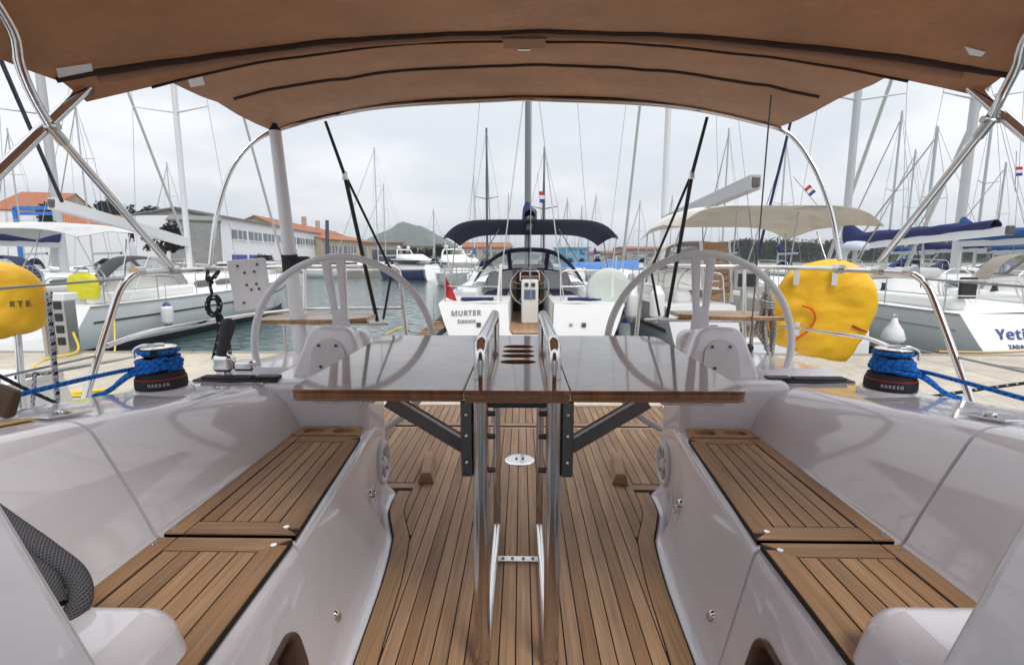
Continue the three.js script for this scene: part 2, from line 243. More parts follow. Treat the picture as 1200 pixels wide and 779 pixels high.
// ================================================================ OUR YACHT: white cockpit moulding
const lerpT = (T, d) => { if (d <= T[0][0]) return T[0][1]; for (let i = 1; i < T.length; i++) if (d <= T[i][0]) { const a = T[i - 1], b = T[i]; return a[1] + (b[1] - a[1]) * (d - a[0]) / (b[0] - a[0]); } return T[T.length - 1][1]; };
const FLOOR_EDGE = [[0.3, 0.37], ...[[814, 779], [797, 733], [781, 689], [771, 655], [766, 632], [769, 616], [771, 601], [766, 588], [760, 577]].map(([a, b]) => { const p = P(a, b, { y: 0.004 }); return [-p.z, p.x]; }), [2.42, 0.665]];
const xf = d => lerpT(FLOOR_EDGE, d), xs = d => lerpT([[0.3, 0.55], [0.83, 0.575], [1.22, 0.588], [2.0, 0.652], [2.4, 0.672]], d);
const coamH = d => d < 2.2 ? 0.705 - 0.137 * (d - 1.21) : 0.5694 - 0.075 * (d - 2.2);
function profile(d, s, inset = 0) {
  const h = coamH(d), f = xf(d), q = xs(d), i = inset;
  const p = [[f - 0.004, -0.012], [f + 0.028, 0.006], [f + 0.05 + i, 0.05], [Math.max(q, f + 0.052) + i, 0.385 - i], [0.947 + i, 0.385 - i], [1.0 + i, 0.51], [1.10 + i, h - i * 0.8], [1.45, h + 0.012], [1.53, h - 0.24], [1.9, h - 0.27], [1.95, -0.6], [1.82, -1.3]];
  return roundPath(p.map(([x, y]) => V(x * s, y, -d)), [0, 0.02, 0.05, 0.035, 0.03, 0.12, 0.05, 0.06, 0.05, 0.05, 0.1, 0], 5);
}
const yacht = thing('yacht_cockpit', 'glossy white moulded yacht cockpit with seat backs around the teak floor', 'yacht cockpit');
for (const s of [-1, 1]) {
  const rows = []; const ds = [0.3, 0.5, 0.7, 0.84, 1.11, 1.16, 1.19, 1.203]; for (const d of ds) rows.push(profile(d, s));
  rows.push(profile(1.2095, s)); rows.push(profile(1.2102, s, 0.014), profile(1.2205, s, 0.014)); for (const d of [1.2212, 1.228, 1.24, 1.3, 1.4, 1.55, 1.7, 1.8, 1.9, 1.95, 2.0, 2.05, 2.1, 2.15, 2.2, 2.25, 2.3, 2.38]) rows.push(profile(d, s));
  const smg = loft(rows, { flip: s > 0 }), Cn = rows[0].length, cut = 3, colR = 6 * 2;            // the flat riser strip between its two rounded edges
  { const ia = smg.index.array, keep = []; for (let k = 0; k < ia.length; k += 6) { const q = k / 6, ri = Math.floor(q / (Cn - 1)), ci = q % (Cn - 1); if (!(ri === cut && ci === colR)) keep.push(...ia.slice(k, k + 6)); } smg.setIndex(keep); }
  mesh('side_moulding', toCreasedNormals(smg, 0.55), M.gel, yacht);
  { // stowage opening: riser patch with a rounded hole, and the pocket behind it
    const a0 = rows[cut][colR], a1 = rows[cut][colR + 1], b0 = rows[cut + 1][colR], b1 = rows[cut + 1][colR + 1], wD = a0.distanceTo(b0), hV = a0.distanceTo(a1);
    const map3 = (u, v, o = 0) => { const p = a0.clone().lerp(b0, u / wD).lerp(a1.clone().lerp(b1, u / wD), v / hV); const n = b0.clone().sub(a0).cross(a1.clone().sub(a0)).normalize(); if (n.x * s < 0) n.negate(); return p.addScaledVector(n, o); };
    const sh = new THREE.Shape([[0, 0], [wD, 0], [wD, hV], [0, hV]].map(q => new THREE.Vector2(...q))), ring = rrect(0.185, 0.14, 0.05).getPoints(7).map(q => new THREE.Vector2(q.x + wD * 0.56, q.y + hV * 0.4)), hp = new THREE.Path(); hp.setFromPoints([...ring].reverse()); sh.holes.push(hp);
    const pg = new THREE.ShapeGeometry(sh), pp = pg.attributes.position; for (let k = 0; k < pp.count; k++) { const q = map3(pp.getX(k), pp.getY(k)); pp.setXYZ(k, q.x, q.y, q.z); } pg.computeVertexNormals(); mesh('riser_patch', pg, M.gel, yacht);
    const rimO = ring.map(q => map3(q.x, q.y, 0.001)), at = (k, o) => ring.map(q => { const c = new THREE.Vector2(wD * 0.56, hV * 0.4); return map3(c.x + (q.x - c.x) * k, c.y + (q.y - c.y) * k, o); });
    mesh('opening_rim', loft([at(1.09, -0.001), at(1.08, -0.009), at(1.0, -0.011), at(0.88, -0.006), at(0.86, 0.012), at(0.86, 0.05)]), std({ color: lin(0.1, 0.055, 0.04), roughness: 0.45 }), yacht);
    mesh('stowage_pocket', merge([loft([at(0.87, 0.03), at(0.9, 0.3)]), (() => { const sg = new THREE.ShapeGeometry(new THREE.Shape(ring)), sp = sg.attributes.position; for (let k = 0; k < sp.count; k++) { const q = map3(sp.getX(k), sp.getY(k), 0.3); sp.setXYZ(k, q.x, q.y, q.z); } sg.computeVertexNormals(); return sg; })()]), M.gelMatt, yacht);
  }
  // coaming beside the helm
  const ar = []; for (let k = 0; k <= 16; k++) { const d = 2.38 + 1.04 * k / 16, h = coamH(d); ar.push(roundPath([[1.08, -0.03], [1.1, h], [1.45, h + 0.012], [1.53, h - 0.18], [1.9 - 0.1 * k / 16, h - 0.2], [1.93 - 0.12 * k / 16, -0.55], [1.75, -1.3]].map(([x, y]) => V(x * s, y, -d)), [0, 0.05, 0.06, 0.05, 0.05, 0.1, 0], 5)); }
  mesh('aft_coaming', loft(ar, { flip: s > 0, thick: 0.03 }), M.gel, yacht);
  const hE = coamH(3.42); mesh('transom_panel', extrude([[1.1 * s, -0.3], [1.1 * s, hE - 0.01], [1.45 * s, hE], [1.53 * s, hE - 0.19], [1.8 * s, hE - 0.21], [1.8 * s, -0.6], [1.74 * s, -1.25], [1.1 * s, -1.25]], 0.05, {}).translate(0, 0, -3.46), M.gel, yacht);
  // console closing the seat, carrying the steering pedestal
  const zc = -(2.078 + 2.386) / 2, cw = 0.46;
  mesh('helm_console', rbox(cw, 0.66, 0.308, 0.045, s * (0.662 + cw / 2), 0.27, zc, 5), M.gel, yacht);
  // pedestal head with inset plate and bolts
  const head = new THREE.Shape(); head.moveTo(-0.165, 0); head.lineTo(-0.105, 0.18); head.quadraticCurveTo(-0.085, 0.235, -0.02, 0.235); head.lineTo(0.055, 0.23); head.quadraticCurveTo(0.095, 0.225, 0.115, 0.17); head.lineTo(0.17, 0); head.closePath();
  const ped = mesh('pedestal_head', toCreasedNormals(extrude(head, 0.15, { bevel: 0.02, seg: 3 }), 0.6).rotateX(-0.16).translate(0, 0.565, -0.1), M.gel, yacht); ped.position.set(s * 0.845, 0, -2.2);
  const plate = new THREE.Shape(); plate.absarc(0, 0, 0.075, 0, Math.PI); plate.lineTo(-0.085, -0.1); plate.lineTo(0.085, -0.1); plate.closePath();
  mesh('inset_plate', extrude(plate, 0.008, { bevel: 0.003, seg: 2 }).rotateX(-0.16).translate(0, 0.69, 0.034), M.gelMatt, ped);
  for (const [bx, by] of [[-0.04, 0.045], [0.035, 0.045], [-0.03, -0.045]]) mesh('bolt', new THREE.CylinderGeometry(0.0065, 0.0065, 0.008, 10).rotateX(Math.PI / 2 - 0.16).translate(bx, 0.69 + by, 0.044 - by * 0.16), M.blackGloss, ped);
  mesh('hub_cover', rbox(0.14, 0.18, 0.13, 0.05, s * -0.06, 0.69, -0.16, 4), M.gel, ped);
  // loudspeaker on the locker end
  const sp = P(447, 547, { x: -0.655 }), spk = mesh('loudspeaker', lathe([[0, 0.02], [0.02, 0.022], [0.03, 0.012], [0.07, 0.008], [0.078, 0.02], [0.092, 0.022], [0.1, 0.012], [0.101, 0]], 28).rotateZ(Math.PI / 2), M.plate, yacht);
  spk.position.set(s * 0.657, sp.y + 0.02, sp.z - 0.01); if (s > 0) spk.scale.x = 1; else spk.rotation.y = Math.PI;
  for (let k = 0; k < 8; k++) { const a = k * Math.PI / 4; mesh('grille_rib', bar(V(0.014, Math.sin(a) * 0.028, Math.cos(a) * 0.028).multiply(V(-1, 1, 1)), V(-0.014, Math.sin(a) * 0.075, Math.cos(a) * 0.075), 0.006, 0.006), M.steel, spk); }
  // locker latch with finger recess, lower catch, stowage opening
  const onRiser = (d, y) => { const t = (y - 0.05) / (0.385 - 0.05), a = xf(d) + 0.05, b = Math.max(xs(d), xf(d) + 0.052); return D(s * (a + (b - a) * t), y, d); };
  const slope = d => Math.atan2(Math.max(xs(d), xf(d) + 0.052) - xf(d) - 0.05, 0.335);
  const put = (g, d, y, out = 0.002) => { const p = onRiser(d, y); return g.rotateZ(s * (Math.PI / 2 - slope(d) * 1)).translate(p.x - s * out, p.y, p.z); };
  const lp = s < 0 ? P(425, 582, { x: -0.63 }) : P(810, 594, { x: 0.63 });
  const ld = -lp.z, ly = Math.min(0.32, lp.y);
  mesh('finger_recess', put(new THREE.CapsuleGeometry(0.02, 0.05, 4, 12).rotateZ(Math.PI / 2).scale(1, 0.25, 1), ld, ly - 0.03, -0.001), M.gelMatt, yacht);
  const latch = mesh('locker_latch', put(lathe([[0, 0.012], [0.012, 0.014], [0.017, 0.006], [0.018, 0]], 16), ld, ly + 0.012, 0), M.chrome, yacht);
  mesh('pull_ring', put(new THREE.TorusGeometry(0.013, 0.0032, 8, 18).rotateX(Math.PI / 2).translate(-0.018, 0.012, 0), ld, ly + 0.006, 0.004), M.chrome, latch);
  const cp = s < 0 ? P(393, 722, { x: -0.535 }) : P(835, 722, { x: 0.535 });
  mesh('lower_catch', put(lathe([[0, 0.012], [0.008, 0.011], [0.013, 0.004], [0.014, 0]], 16).scale(1.4, 1, 1), -cp.z, Math.max(0.08, cp.y), 0), M.chrome, yacht);
  // moulded arm rest by the companionway and the bulkhead edge beside the camera
  const arm = s < 0 ? [P(60, 700, { d: 0.86 }), P(205, 698, { d: 0.86 })] : [P(1160, 700, { d: 0.86 }), P(1020, 696, { d: 0.86 })];
  const aw = 0.52, ax = arm[1].x + s * aw / 2 - s * 0.01, ay = arm[1].y;
  mesh('arm_rest', (() => { const g = rbox(aw, 0.36, 0.5, 0.05, 0, 0, 0, 6); const p = g.attributes.position; for (let i = 0; i < p.count; i++) { const x = p.getX(i) * s, y = p.getY(i); if (x < 0) p.setX(i, p.getX(i) - s * 0.07 * Math.max(0, (0.18 - y)) / 0.36 * 2 * 0.8); } g.computeVertexNormals(); return g; })().translate(ax, ay - 0.18, -0.61), M.gel, yacht);
  const b0 = s < 0 ? P(0, 606, { d: 0.5 }) : P(1200, 622, { d: 0.5 }), b1 = s < 0 ? P(104, 779, { d: 0.5 }) : P(1112, 779, { d: 0.5 });
  const dir = b1.clone().sub(b0).normalize(), ext = b1.clone().addScaledVector(dir, 0.35), upb = b0.clone().addScaledVector(dir, -0.12);
  mesh('cabin_bulkhead', extrude([[upb.x, upb.y], [ext.x, ext.y], [s * 1.35, ext.y], [s * 1.35, upb.y]].map(q => q), 0.12, { bevel: 0.018, seg: 3 }).translate(0, 0, -0.515), M.gel, yacht);
}
// cabin end behind the camera: bulkhead and coachroof either side of the companionway, sprayhood above it
{ const A = [], B = [], C = []; for (let i = 0; i <= 24; i++) { const u = -1 + i / 12, k = Math.pow(Math.abs(u), 3.2); A.push(V(u * 1.3, 1.8 - 1.0 * k, 0.12 + 0.05 * k)); B.push(V(u * 1.27, 1.78 - 0.95 * k, 0.75)); C.push(V(u * 1.1, 0.98 - 0.1 * k, 1.7 - 0.5 * k)); } mesh('sprayhood_roof', loft([A, B], { thick: 0.004 }), M.brownBand, yacht); mesh('sprayhood_front', loft([B, C], { thick: 0.004 }), M.brownBand, yacht); }
for (const s of [-1, 1]) { mesh('cabin_wall', rbox(1.0, 1.1, 0.08, 0.02, s * 0.86, 0.3, 0.42), M.gel, yacht); mesh('coachroof_side', rbox(1.15, 0.06, 2.6, 0.02, s * 0.93, 0.86, 1.7), M.gel, yacht); }
mesh('stern_beam', rbox(2.2, 0.28, 0.06, 0.02, 0, -0.17, -3.27), M.gel, yacht);

// ---- teak floor
const sole = struct('cockpit_floor', merge([slab([[0.35, -0.36, 0.36], ...FLOOR_EDGE.slice(1, -1).map(([d, x]) => [d, -x - 0.006, x + 0.006]), [2.385, -0.68, 0.68], [2.39, -1.09, 1.09], [3.245, -1.09, 1.09]], -0.04, -0.001)]), M.caulk);
const PITCHW = 0.0472, GAP = 0.0043, Y0 = -0.001, Y1 = 0.0045;
const marginIn = (() => { let m = 0; const T = []; for (let d = 0.4; d < 2.3; d += 0.02) { m = Math.max(m, xf(d) - 0.066); T.push([d, m]); } return T; })();
const xm = d => d > 2.34 ? 1.075 : lerpT(marginIn, d);
const plankMat = () => pick(TEAK);
for (let k = -23; k <= 23; k++) {
  const a = Math.abs(k) * PITCHW - (PITCHW - GAP) / 2, b = a + PITCHW - GAP, s = k < 0 ? -1 : 1; let run = [];
  for (let d = 0.45; d <= 3.2401; d += 0.03) { const lim = xm(d); const lo = Math.max(a, k === 0 ? -b : a); if (lim > a + 0.0006) run.push([d, a, Math.min(b, lim)]); }
  if (run.length < 2) continue;
  if (run[0][0] > 2.34) run[0][0] = 2.405;
  const st = run.map(([d, p, q]) => s > 0 ? [d, p, q] : [d, -q, -p]); st[st.length - 1][0] = 3.238;
  const keep = st.filter((r, i) => i === 0 || i === st.length - 1 || Math.abs(r[2] - st[i - 1][2]) + Math.abs(r[1] - st[i - 1][1]) > 1e-5 || Math.abs((st[i + 1] || r)[2] - r[2]) + Math.abs((st[i + 1] || r)[1] - r[1]) > 1e-5);
  mesh('plank', slab(keep, Y0, Y1, [rnd() * 7, rnd() * 5]), plankMat(), sole);
}
for (const s of [-1, 1]) {
  const st = []; for (let d = 0.45; d <= 2.33; d += 0.03) { const o = xf(d) - 0.001, i = xm(d) + GAP; st.push(s > 0 ? [d, i, o] : [d, -o, -i]); }
  mesh('margin_plank', slab(st, Y0, Y1, [rnd() * 7, rnd() * 5]), TEAKSEAT[1], sole);
  const e0 = xm(2.33) + GAP; mesh('margin_plank', polySlab([[s * (e0 - 0.012), 2.342], [s * 0.66, 2.342], [s * 0.664, 2.395], [s * (e0 - 0.02), 2.395]].sort(() => 0), Y0, Y1 + 0.0004, [1, 2], true), TEAKSEAT[2], sole);
  // foot chock
  const ck = tag(mesh('foot_chock', swapUV(extrude([[-0.04, 0], [0.04, 0], [0.022, 0.055], [-0.022, 0.055]], 0.3, { bevel: 0.004 })), TEAK[0]), s < 0 ? 'teak foot chock on the floor at the wheel backed by the lone pole' : 'teak foot chock on the floor at the wheel backed by the rope coil', 'foot chock', 'teak foot chocks by the wheels');
  ck.position.set(s * 0.515, Y1, -2.69); ck.rotation.y = s * -0.12;
}
// swim platform with its own planking
const plat = thing('swim_platform', 'teak planked swim platform folded down beyond the cockpit floor', 'swim platform');
mesh('platform_slab', rbox(2.2, 0.09, 0.56, 0.02, 0, -0.056, -3.565), M.gel, plat);
mesh('caulking', box(2.12, 0.006, 0.5, 0, -0.0095, -3.55), M.caulk, plat);
for (let k = -22; k <= 22; k++) mesh('plank', slab([[3.36, k * PITCHW - 0.021, k * PITCHW + 0.021], [3.74, k * PITCHW - 0.021, k * PITCHW + 0.021]], -0.0085, -0.002, [rnd() * 7, rnd() * 5]), plankMat(), plat);
for (const [a, b] of [[3.305, 3.354], [3.746, 3.795]]) mesh('cross_plank', polySlab([[-1.04, a], [1.04, a], [1.04, b], [-1.04, b]], -0.0085, -0.0018, [rnd(), rnd()], true), TEAK[1], plat);
const hp = P(609, 539, { y: 0.005 });
{ const o = thing('deck_plate', 'round polished steel plate set into the teak floor behind the table', 'deck plate'); mesh('plate', lathe([[0, 0.009], [0.07, 0.0085], [0.082, 0.004], [0.083, 0]], 36), M.chrome, o); for (const a of [-1, 1]) mesh('key_slot', box(0.012, 0.003, 0.03, a * 0.018, 0.0092, 0), M.black, o); o.position.set(hp.x, 0.004, hp.z); }

// ---- teak seat lids
const seatIn = d => xs(d) + 0.006, seatOut = d => 0.938;
const SY0 = 0.386, SY1 = 0.402;
for (const s of [-1, 1]) for (const [d0, d1, which] of [[0.62, 1.205, 'forward'], [1.226, 1.955, 'aft']]) {
  const side = s < 0 ? 'seat with the grey rope' : 'seat without the rope';
  const o = thing('teak_seat_lid', which === 'aft' ? `slatted teak seat lid ending at cup holder board, on the ${side}` : `slatted teak seat lid ending at the arm rest, on the ${side}`, 'seat lid', 'teak seat lids');
  const at = (d, t) => s * (seatIn(d) + (seatOut(d) - seatIn(d)) * t), ord = (d, a, b) => { const p = at(d, a), q = at(d, b); return p < q ? [d, p, q] : [d, q, p]; };
  mesh('lid_base', slab([d0, d0 + 0.3, d1].map(d => ord(d, -0.004, 1.004)), SY0 - 0.001, SY1 - 0.004), M.caulk, o);
  const W = seatOut(d0) - seatIn(d0), mi = 0.062 / W, mo = 0.05 / W, cr = 0.058, g = 0.005, gi = g / W;
  const c0 = d0 + (which === 'aft' ? cr + g : 0), c1 = d1 - cr - g;
  mesh('edge_board', slab([[d0 + (which === 'aft' ? 0.03 : 0), 0], [d0 + 0.2, 0], [d1 - 0.03, 0]].map(([d]) => ord(d, 0, mi)), SY0, SY1, [rnd() * 5, rnd() * 5]), TEAKSEAT[2], o);
  mesh('edge_board', slab([[d0, 0], [d1, 0]].map(([d]) => ord(d, 1 - mo, 1)), SY0, SY1, [rnd() * 5, rnd() * 5]), TEAKSEAT[0], o);
  const cross = (a, b, m) => mesh('cross_board', polySlab([[at(a, a === d0 ? -0.0 : mi * 0.2), a], [at(a, 1 - mo - gi), a], [at(b, 1 - mo - gi), b], [at(b, mi + gi), b]], SY0, SY1 + 0.0003, [rnd() * 5, rnd() * 5], true), m, o);
  const crossR = (a, b, m) => mesh('cross_board', polySlab([[at(a, mi + gi), a], [at(a, 1 - mo - gi), a], [at(b, 1 - mo - gi), b], [at(b, 0), b]], SY0, SY1 + 0.0003, [rnd() * 5, rnd() * 5], true), m, o);
  if (which === 'aft') cross(d0, d0 + cr, TEAKSEAT[3]); crossR(d1 - cr, d1, TEAKSEAT[3]);
  const n = 5, t0 = mi + gi, t1 = 1 - mo - gi;
  for (let k = 0; k < n; k++) { const a = t0 + (t1 - t0) * k / n, b = t0 + (t1 - t0) * (k + 1) / n - gi; mesh('slat', slab([c0, (c0 + c1) / 2, c1].map(d => ord(d, a, b)), SY0, SY1, [rnd() * 5, rnd() * 5]), pick(TEAKSEAT), o); }
  for (const [d, t] of which === 'aft' ? [[d0 + 0.03, 0.1], [d0 + 0.025, 0.97]] : [[d1 - 0.035, 0.09], [d1 - 0.03, 0.96]]) mesh('screw_cap', new THREE.CylinderGeometry(0.0075, 0.0085, 0.004, 14).translate(at(d, t), SY1 + 0.002, -d), M.chrome, o);
}
for (const s of [-1, 1]) {
  const b = thing('cup_holder_board', s < 0 ? 'teak cup holder board closing the seat by the grey rope' : 'teak cup holder board closing the seat without the rope', 'cup holder', 'cup holder boards');
  const sh = new THREE.Shape([[-0.14, -0.05], [0.14, -0.05], [0.125, 0.05], [-0.125, 0.05]].map(q => new THREE.Vector2(...q)));
  mesh('board', extrude(sh, 0.02, { bevel: 0.003, holes: [circlePath(0.042, -0.062, 0, 0.033), circlePath(0.042, 0.062, 0, 0.033)], curve: 20 }).rotateX(-Math.PI / 2), TEAKSEAT[1], b);
  for (const x of [-0.06, 0.06]) mesh('cup_recess', new THREE.CylinderGeometry(0.048, 0.048, 0.004, 20).scale(1, 1, 0.8).translate(x, 0.003, 0), TEAKSEAT[1], b);
  b.position.set(s * 0.8, SY0 + 0.002, -2.014);
}

// ================================================================ FITTINGS
const TB = 0.785;                                                     // table top height
{
  const t = thing('cockpit_table', 'varnished mahogany cockpit table with both leaves raised on steel legs', 'table');
  const z0 = -P(606, 458, { y: TB }).z, z1 = -P(606, 393, { y: TB }).z, L = z1 - z0, hw = 0.574, cw = 0.1305, th = 0.026;
  t.position.x = -0.02;
  const leafShape = s => { const sh = new THREE.Shape(), w0 = cw + 0.003, r1 = 0.07, r0 = 0.035, f = (x, y) => [x * s, y]; const pts = []; const arc = (cx, cy, r, a, b) => { for (let k = 0; k <= 7; k++) { const q = a + (b - a) * k / 7; pts.push(f(cx + r * Math.cos(q), cy + r * Math.sin(q))); } };
    pts.push(f(w0, 0)); arc(hw - r0, r0, r0, -Math.PI / 2, 0); arc(hw - r1, L - r1, r1, 0, Math.PI / 2); pts.push(f(w0, L)); if (s < 0) pts.reverse(); return new THREE.Shape(pts.map(p => new THREE.Vector2(...p))); };
  const flat = (g) => { g.rotateX(-Math.PI / 2); const p = g.attributes.position, uv = g.attributes.uv; for (let i = 0; i < p.count; i++) uv.setXY(i, p.getX(i), p.getZ(i)); return g; };
  for (const s of [-1, 1]) {
    const leaf = mesh('leaf', flat(extrude(leafShape(s), 0.008, { bevel: 0.003, seg: 2 })).translate(0, TB - 0.008, -z0), M.mahogany, t);
    mesh('edge_band', flat(extrude(leafShape(s), 0.013, { bevel: 0.001 })).scale(0.998, 1, 0.998).translate(0, TB - 0.0215, -z0 - 0.001), M.mahoganyEdge, leaf);
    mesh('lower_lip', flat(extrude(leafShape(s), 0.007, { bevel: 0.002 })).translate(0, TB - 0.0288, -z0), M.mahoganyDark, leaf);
    // alloy hinge rail and folding bracket under the leaf
    mesh('under_rail', rbox(0.16, 0.014, 0.05, 0.004, s * (hw - 0.13), TB - 0.0362, -z0 - 0.05), M.alu, leaf);
    for (const dx of [-0.05, 0.02]) mesh('screw', new THREE.SphereGeometry(0.005, 8, 6).translate(s * (hw - 0.13 + dx), TB - 0.036, -z0 - 0.024), M.chrome, leaf);
    const bA = D(s * 0.128, 0.625, z0 + 0.04), bB = D(s * 0.33, TB - 0.034, z0 + 0.04);
    mesh('leaf_bracket', bar(bA, bB, 0.016, 0.04), M.steelDark, t);
    mesh('bracket_rib', bar(bA.clone().add(V(0, 0.026, 0.011)), bB.clone().add(V(0, 0.026, 0.011)), 0.004, 0.006).translate(0, -0.005, 0), M.steel, t);
    mesh('slide_bar', bar(D(s * 0.4, TB - 0.05, z0 + 0.2), D(s * 0.3, TB - 0.036, z0 + 0.28), 0.014, 0.006), M.steel, t);
    // legs: front and rear uprights joined by a foot tube on the floor
    const x = s * 0.093, f = z0 + 0.022, r = 1.97;
    mesh('leg', rod(D(x, 0.02, f), D(x, TB - 0.03, f), 0.021, 0.021, 20), M.legSteel, t);
    mesh('leg', rod(D(x * 0.93, 0.03, r), D(x * 0.93, TB - 0.03, r), 0.015, 0.015, 18), M.legSteel, t);
    mesh('foot_tube', rod(D(x * 0.93, 0.022, f + 0.01), D(x * 0.93, 0.022, r), 0.0155, 0.0155, 18), M.chrome, t);
    const pl = mesh('hinge_plate', rbox(0.03, 0.2, 0.014, 0.006, s * 0.128, TB - 0.13, -f + 0.005), M.steelDark, t);
    for (const dy of [-0.065, -0.12, -0.19]) mesh('bolt', new THREE.SphereGeometry(0.005, 8, 6).translate(s * 0.128, TB + dy, -f + 0.0125), M.steel, pl);
    for (const dy of [-0.065, -0.125, -0.215]) mesh('stop_knob', rod(D(s * 0.074, TB + dy, f), D(s * 0.055, TB + dy, f), 0.0075, 0.006, 10), M.black, t);
    // grab handle along the leaf joint
    const hx = s * 0.098, ha = z0 + 0.1, hb = z1 - 0.03, hh = TB + 0.098;
    mesh('grab_handle', pipe([D(hx, TB - 0.004, ha), D(hx, hh, ha), D(hx, hh, hb), D(hx, TB - 0.004, hb)], 0.0175, { corner: 0.06, n: 18, cap: false }), M.chrome, t);
  }
  const holes = [[406, 0.055], [411.4, 0.055], [416.8, 0.055], [423.9, 0.056]].map(([py, r]) => circlePath(r, 0, -P(607, py, { y: TB }).z - z0, 0.034));
  const cs = () => new THREE.Shape([[-cw, 0], [cw, 0], [cw, L], [-cw, L]].map(q => new THREE.Vector2(...q)));
  const c = mesh('centre_board', flat(extrude(cs(), 0.018, { bevel: 0.002, holes, curve: 24 })).translate(0, TB - 0.018, -z0), M.mahogany, t);
  mesh('edge_band', flat(extrude(cs(), 0.006, {})).scale(1.0, 1, 1.001).translate(0, TB - 0.0245, -z0 + 0.0012), M.mahoganyEdge, c);
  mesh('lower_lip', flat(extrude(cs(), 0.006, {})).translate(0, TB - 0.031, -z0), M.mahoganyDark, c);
  mesh('front_strip', box(2 * cw, 0.012, 0.002, 0, TB - 0.0155, -z0 + 0.0012), M.mahoganyEdge, c);
  mesh('cross_bar', rbox(0.27, 0.02, 0.03, 0.003, 0, TB - 0.043, -z0 - 0.045), M.blackGloss, t);
  mesh('cross_bar', rbox(0.22, 0.02, 0.03, 0.003, 0, TB - 0.043, -1.97), M.blackGloss, t);
  const fp = -P(608, 655, { y: 0.01 }).z; const pl = mesh('floor_bracket', rbox(0.2, 0.008, 0.034, 0.002, 0, 0.0085, -fp), M.steel, t); for (const x of [-0.055, -0.02, 0.02, 0.055]) mesh('screw', new THREE.CylinderGeometry(0.006, 0.006, 0.003, 10).translate(x, 0.0138, -fp), M.steelDark, pl);
}

// ---- steering wheels
for (const s of [-1, 1]) {
  const c = s < 0 ? P(403, 408, { d: 2.44 }) : P(819, 406, { d: 2.44 });
  const w = thing('steering_wheel', s < 0 ? 'large white steering wheel with the lone upright pole behind it' : 'large white steering wheel with the yellow lifebuoy cover beside it', 'steering wheel', 'twin steering wheels');
  w.position.copy(c); w.rotation.z = s < 0 ? 0.075 : 0.0; const R = 0.44;
  mesh('rim', new THREE.TorusGeometry(R, 0.0168, 14, 90), M.wheelWhite, w);
  mesh('hub', new THREE.CylinderGeometry(0.06, 0.07, 0.09, 24).rotateX(Math.PI / 2).translate(0, 0, 0.01), M.wheelWhite, w);
  for (const a of [0, 2.094, -2.094]) {
    const sh = new THREE.Shape(); sh.moveTo(-0.05, 0.02); sh.lineTo(-0.036, 0.16); sh.lineTo(-0.058, R - 0.004); sh.lineTo(0.058, R - 0.004); sh.lineTo(0.036, 0.16); sh.lineTo(0.05, 0.02); sh.closePath();
    const sl = new THREE.Path(); sl.moveTo(-0.014, R - 0.03); sl.lineTo(-0.008, 0.2); sl.quadraticCurveTo(0, 0.18, 0.008, 0.2); sl.lineTo(0.014, R - 0.03); sl.closePath();
    mesh('spoke', toCreasedNormals(extrude(sh, 0.022, { bevel: 0.006, seg: 2, holes: [sl] }), 0.7).translate(0, 0, -0.011).rotateZ(a), M.wheelWhite, w);
  }
  mesh('axle', rod(V(0, 0, 0), V(0, 0, 0.12), 0.03, 0.03, 14), M.steel, w);
}

// ---- winches with blue sheets
function winch(s, px, py, label, handlePocket) {
  const b = P(px, py, { y: 0.67 }); b.y = coamH(-b.z) + 0.008;
  const o = thing('winch', label, 'winch', 'self tailing sheet winches'); o.position.copy(b); o.scale.set(0.77, 0.88, 0.77);
  mesh('mounting_pad', lathe([[0, 0.02], [0.115, 0.018], [0.128, 0.006], [0.132, -0.03]], 36), M.gel, o);
  mesh('base_drum', lathe([[0, 0.02], [0.103, 0.02], [0.106, 0.026], [0.104, 0.058], [0.1, 0.062], [0.094, 0.082], [0.08, 0.087], [0, 0.087]], 40), M.blackSoft, o);
  mesh('red_ring', new THREE.TorusGeometry(0.1015, 0.0022, 8, 48).rotateX(Math.PI / 2).translate(0, 0.061, 0), M.red, o);
  mesh('drum', lathe([[0.07, 0.085], [0.06, 0.1], [0.055, 0.135], [0.062, 0.15], [0.072, 0.156], [0, 0.156]], 32), M.steelDark, o);
  mesh('self_tailing_jaw', lathe([[0.05, 0.156], [0.078, 0.158], [0.08, 0.163], [0.066, 0.168], [0.078, 0.173], [0.08, 0.178], [0.05, 0.182], [0, 0.182]], 36), M.black, o);
  mesh('top_cap', lathe([[0, 0.197], [0.02, 0.197], [0.024, 0.192], [0.05, 0.19], [0.074, 0.184], [0.077, 0.178], [0.05, 0.177]], 36), M.chrome, o);
  mesh('feeder_arm', pipe([V(s * -0.04, 0.19, 0.02), V(s * 0.03, 0.198, 0.05), V(s * 0.075, 0.18, 0.055), V(s * 0.07, 0.15, 0.062)], 0.006, { corner: 0.02, n: 8 }), M.chrome, o);
  const letters = 'HARKEN', n = letters.length; for (let i = 0; i < n; i++) { const a = (s < 0 ? 0.5 : -0.55) + (i - (n - 1) / 2) * 0.14; mesh('letter', text(letters[i], 0.013, 0.0015).translate(0, 0.042, 0.1045).rotateY(a), M.textLight, o); }
  return b;
}
const wl = winch(-1, 189, 447, 'black self tailing winch wrapped in blue rope, on the coaming by the winch handle', true);
const wr = winch(1, 1044, 447, 'black self tailing winch wrapped in blue rope, in front of the yellow lifebuoy cover', false);
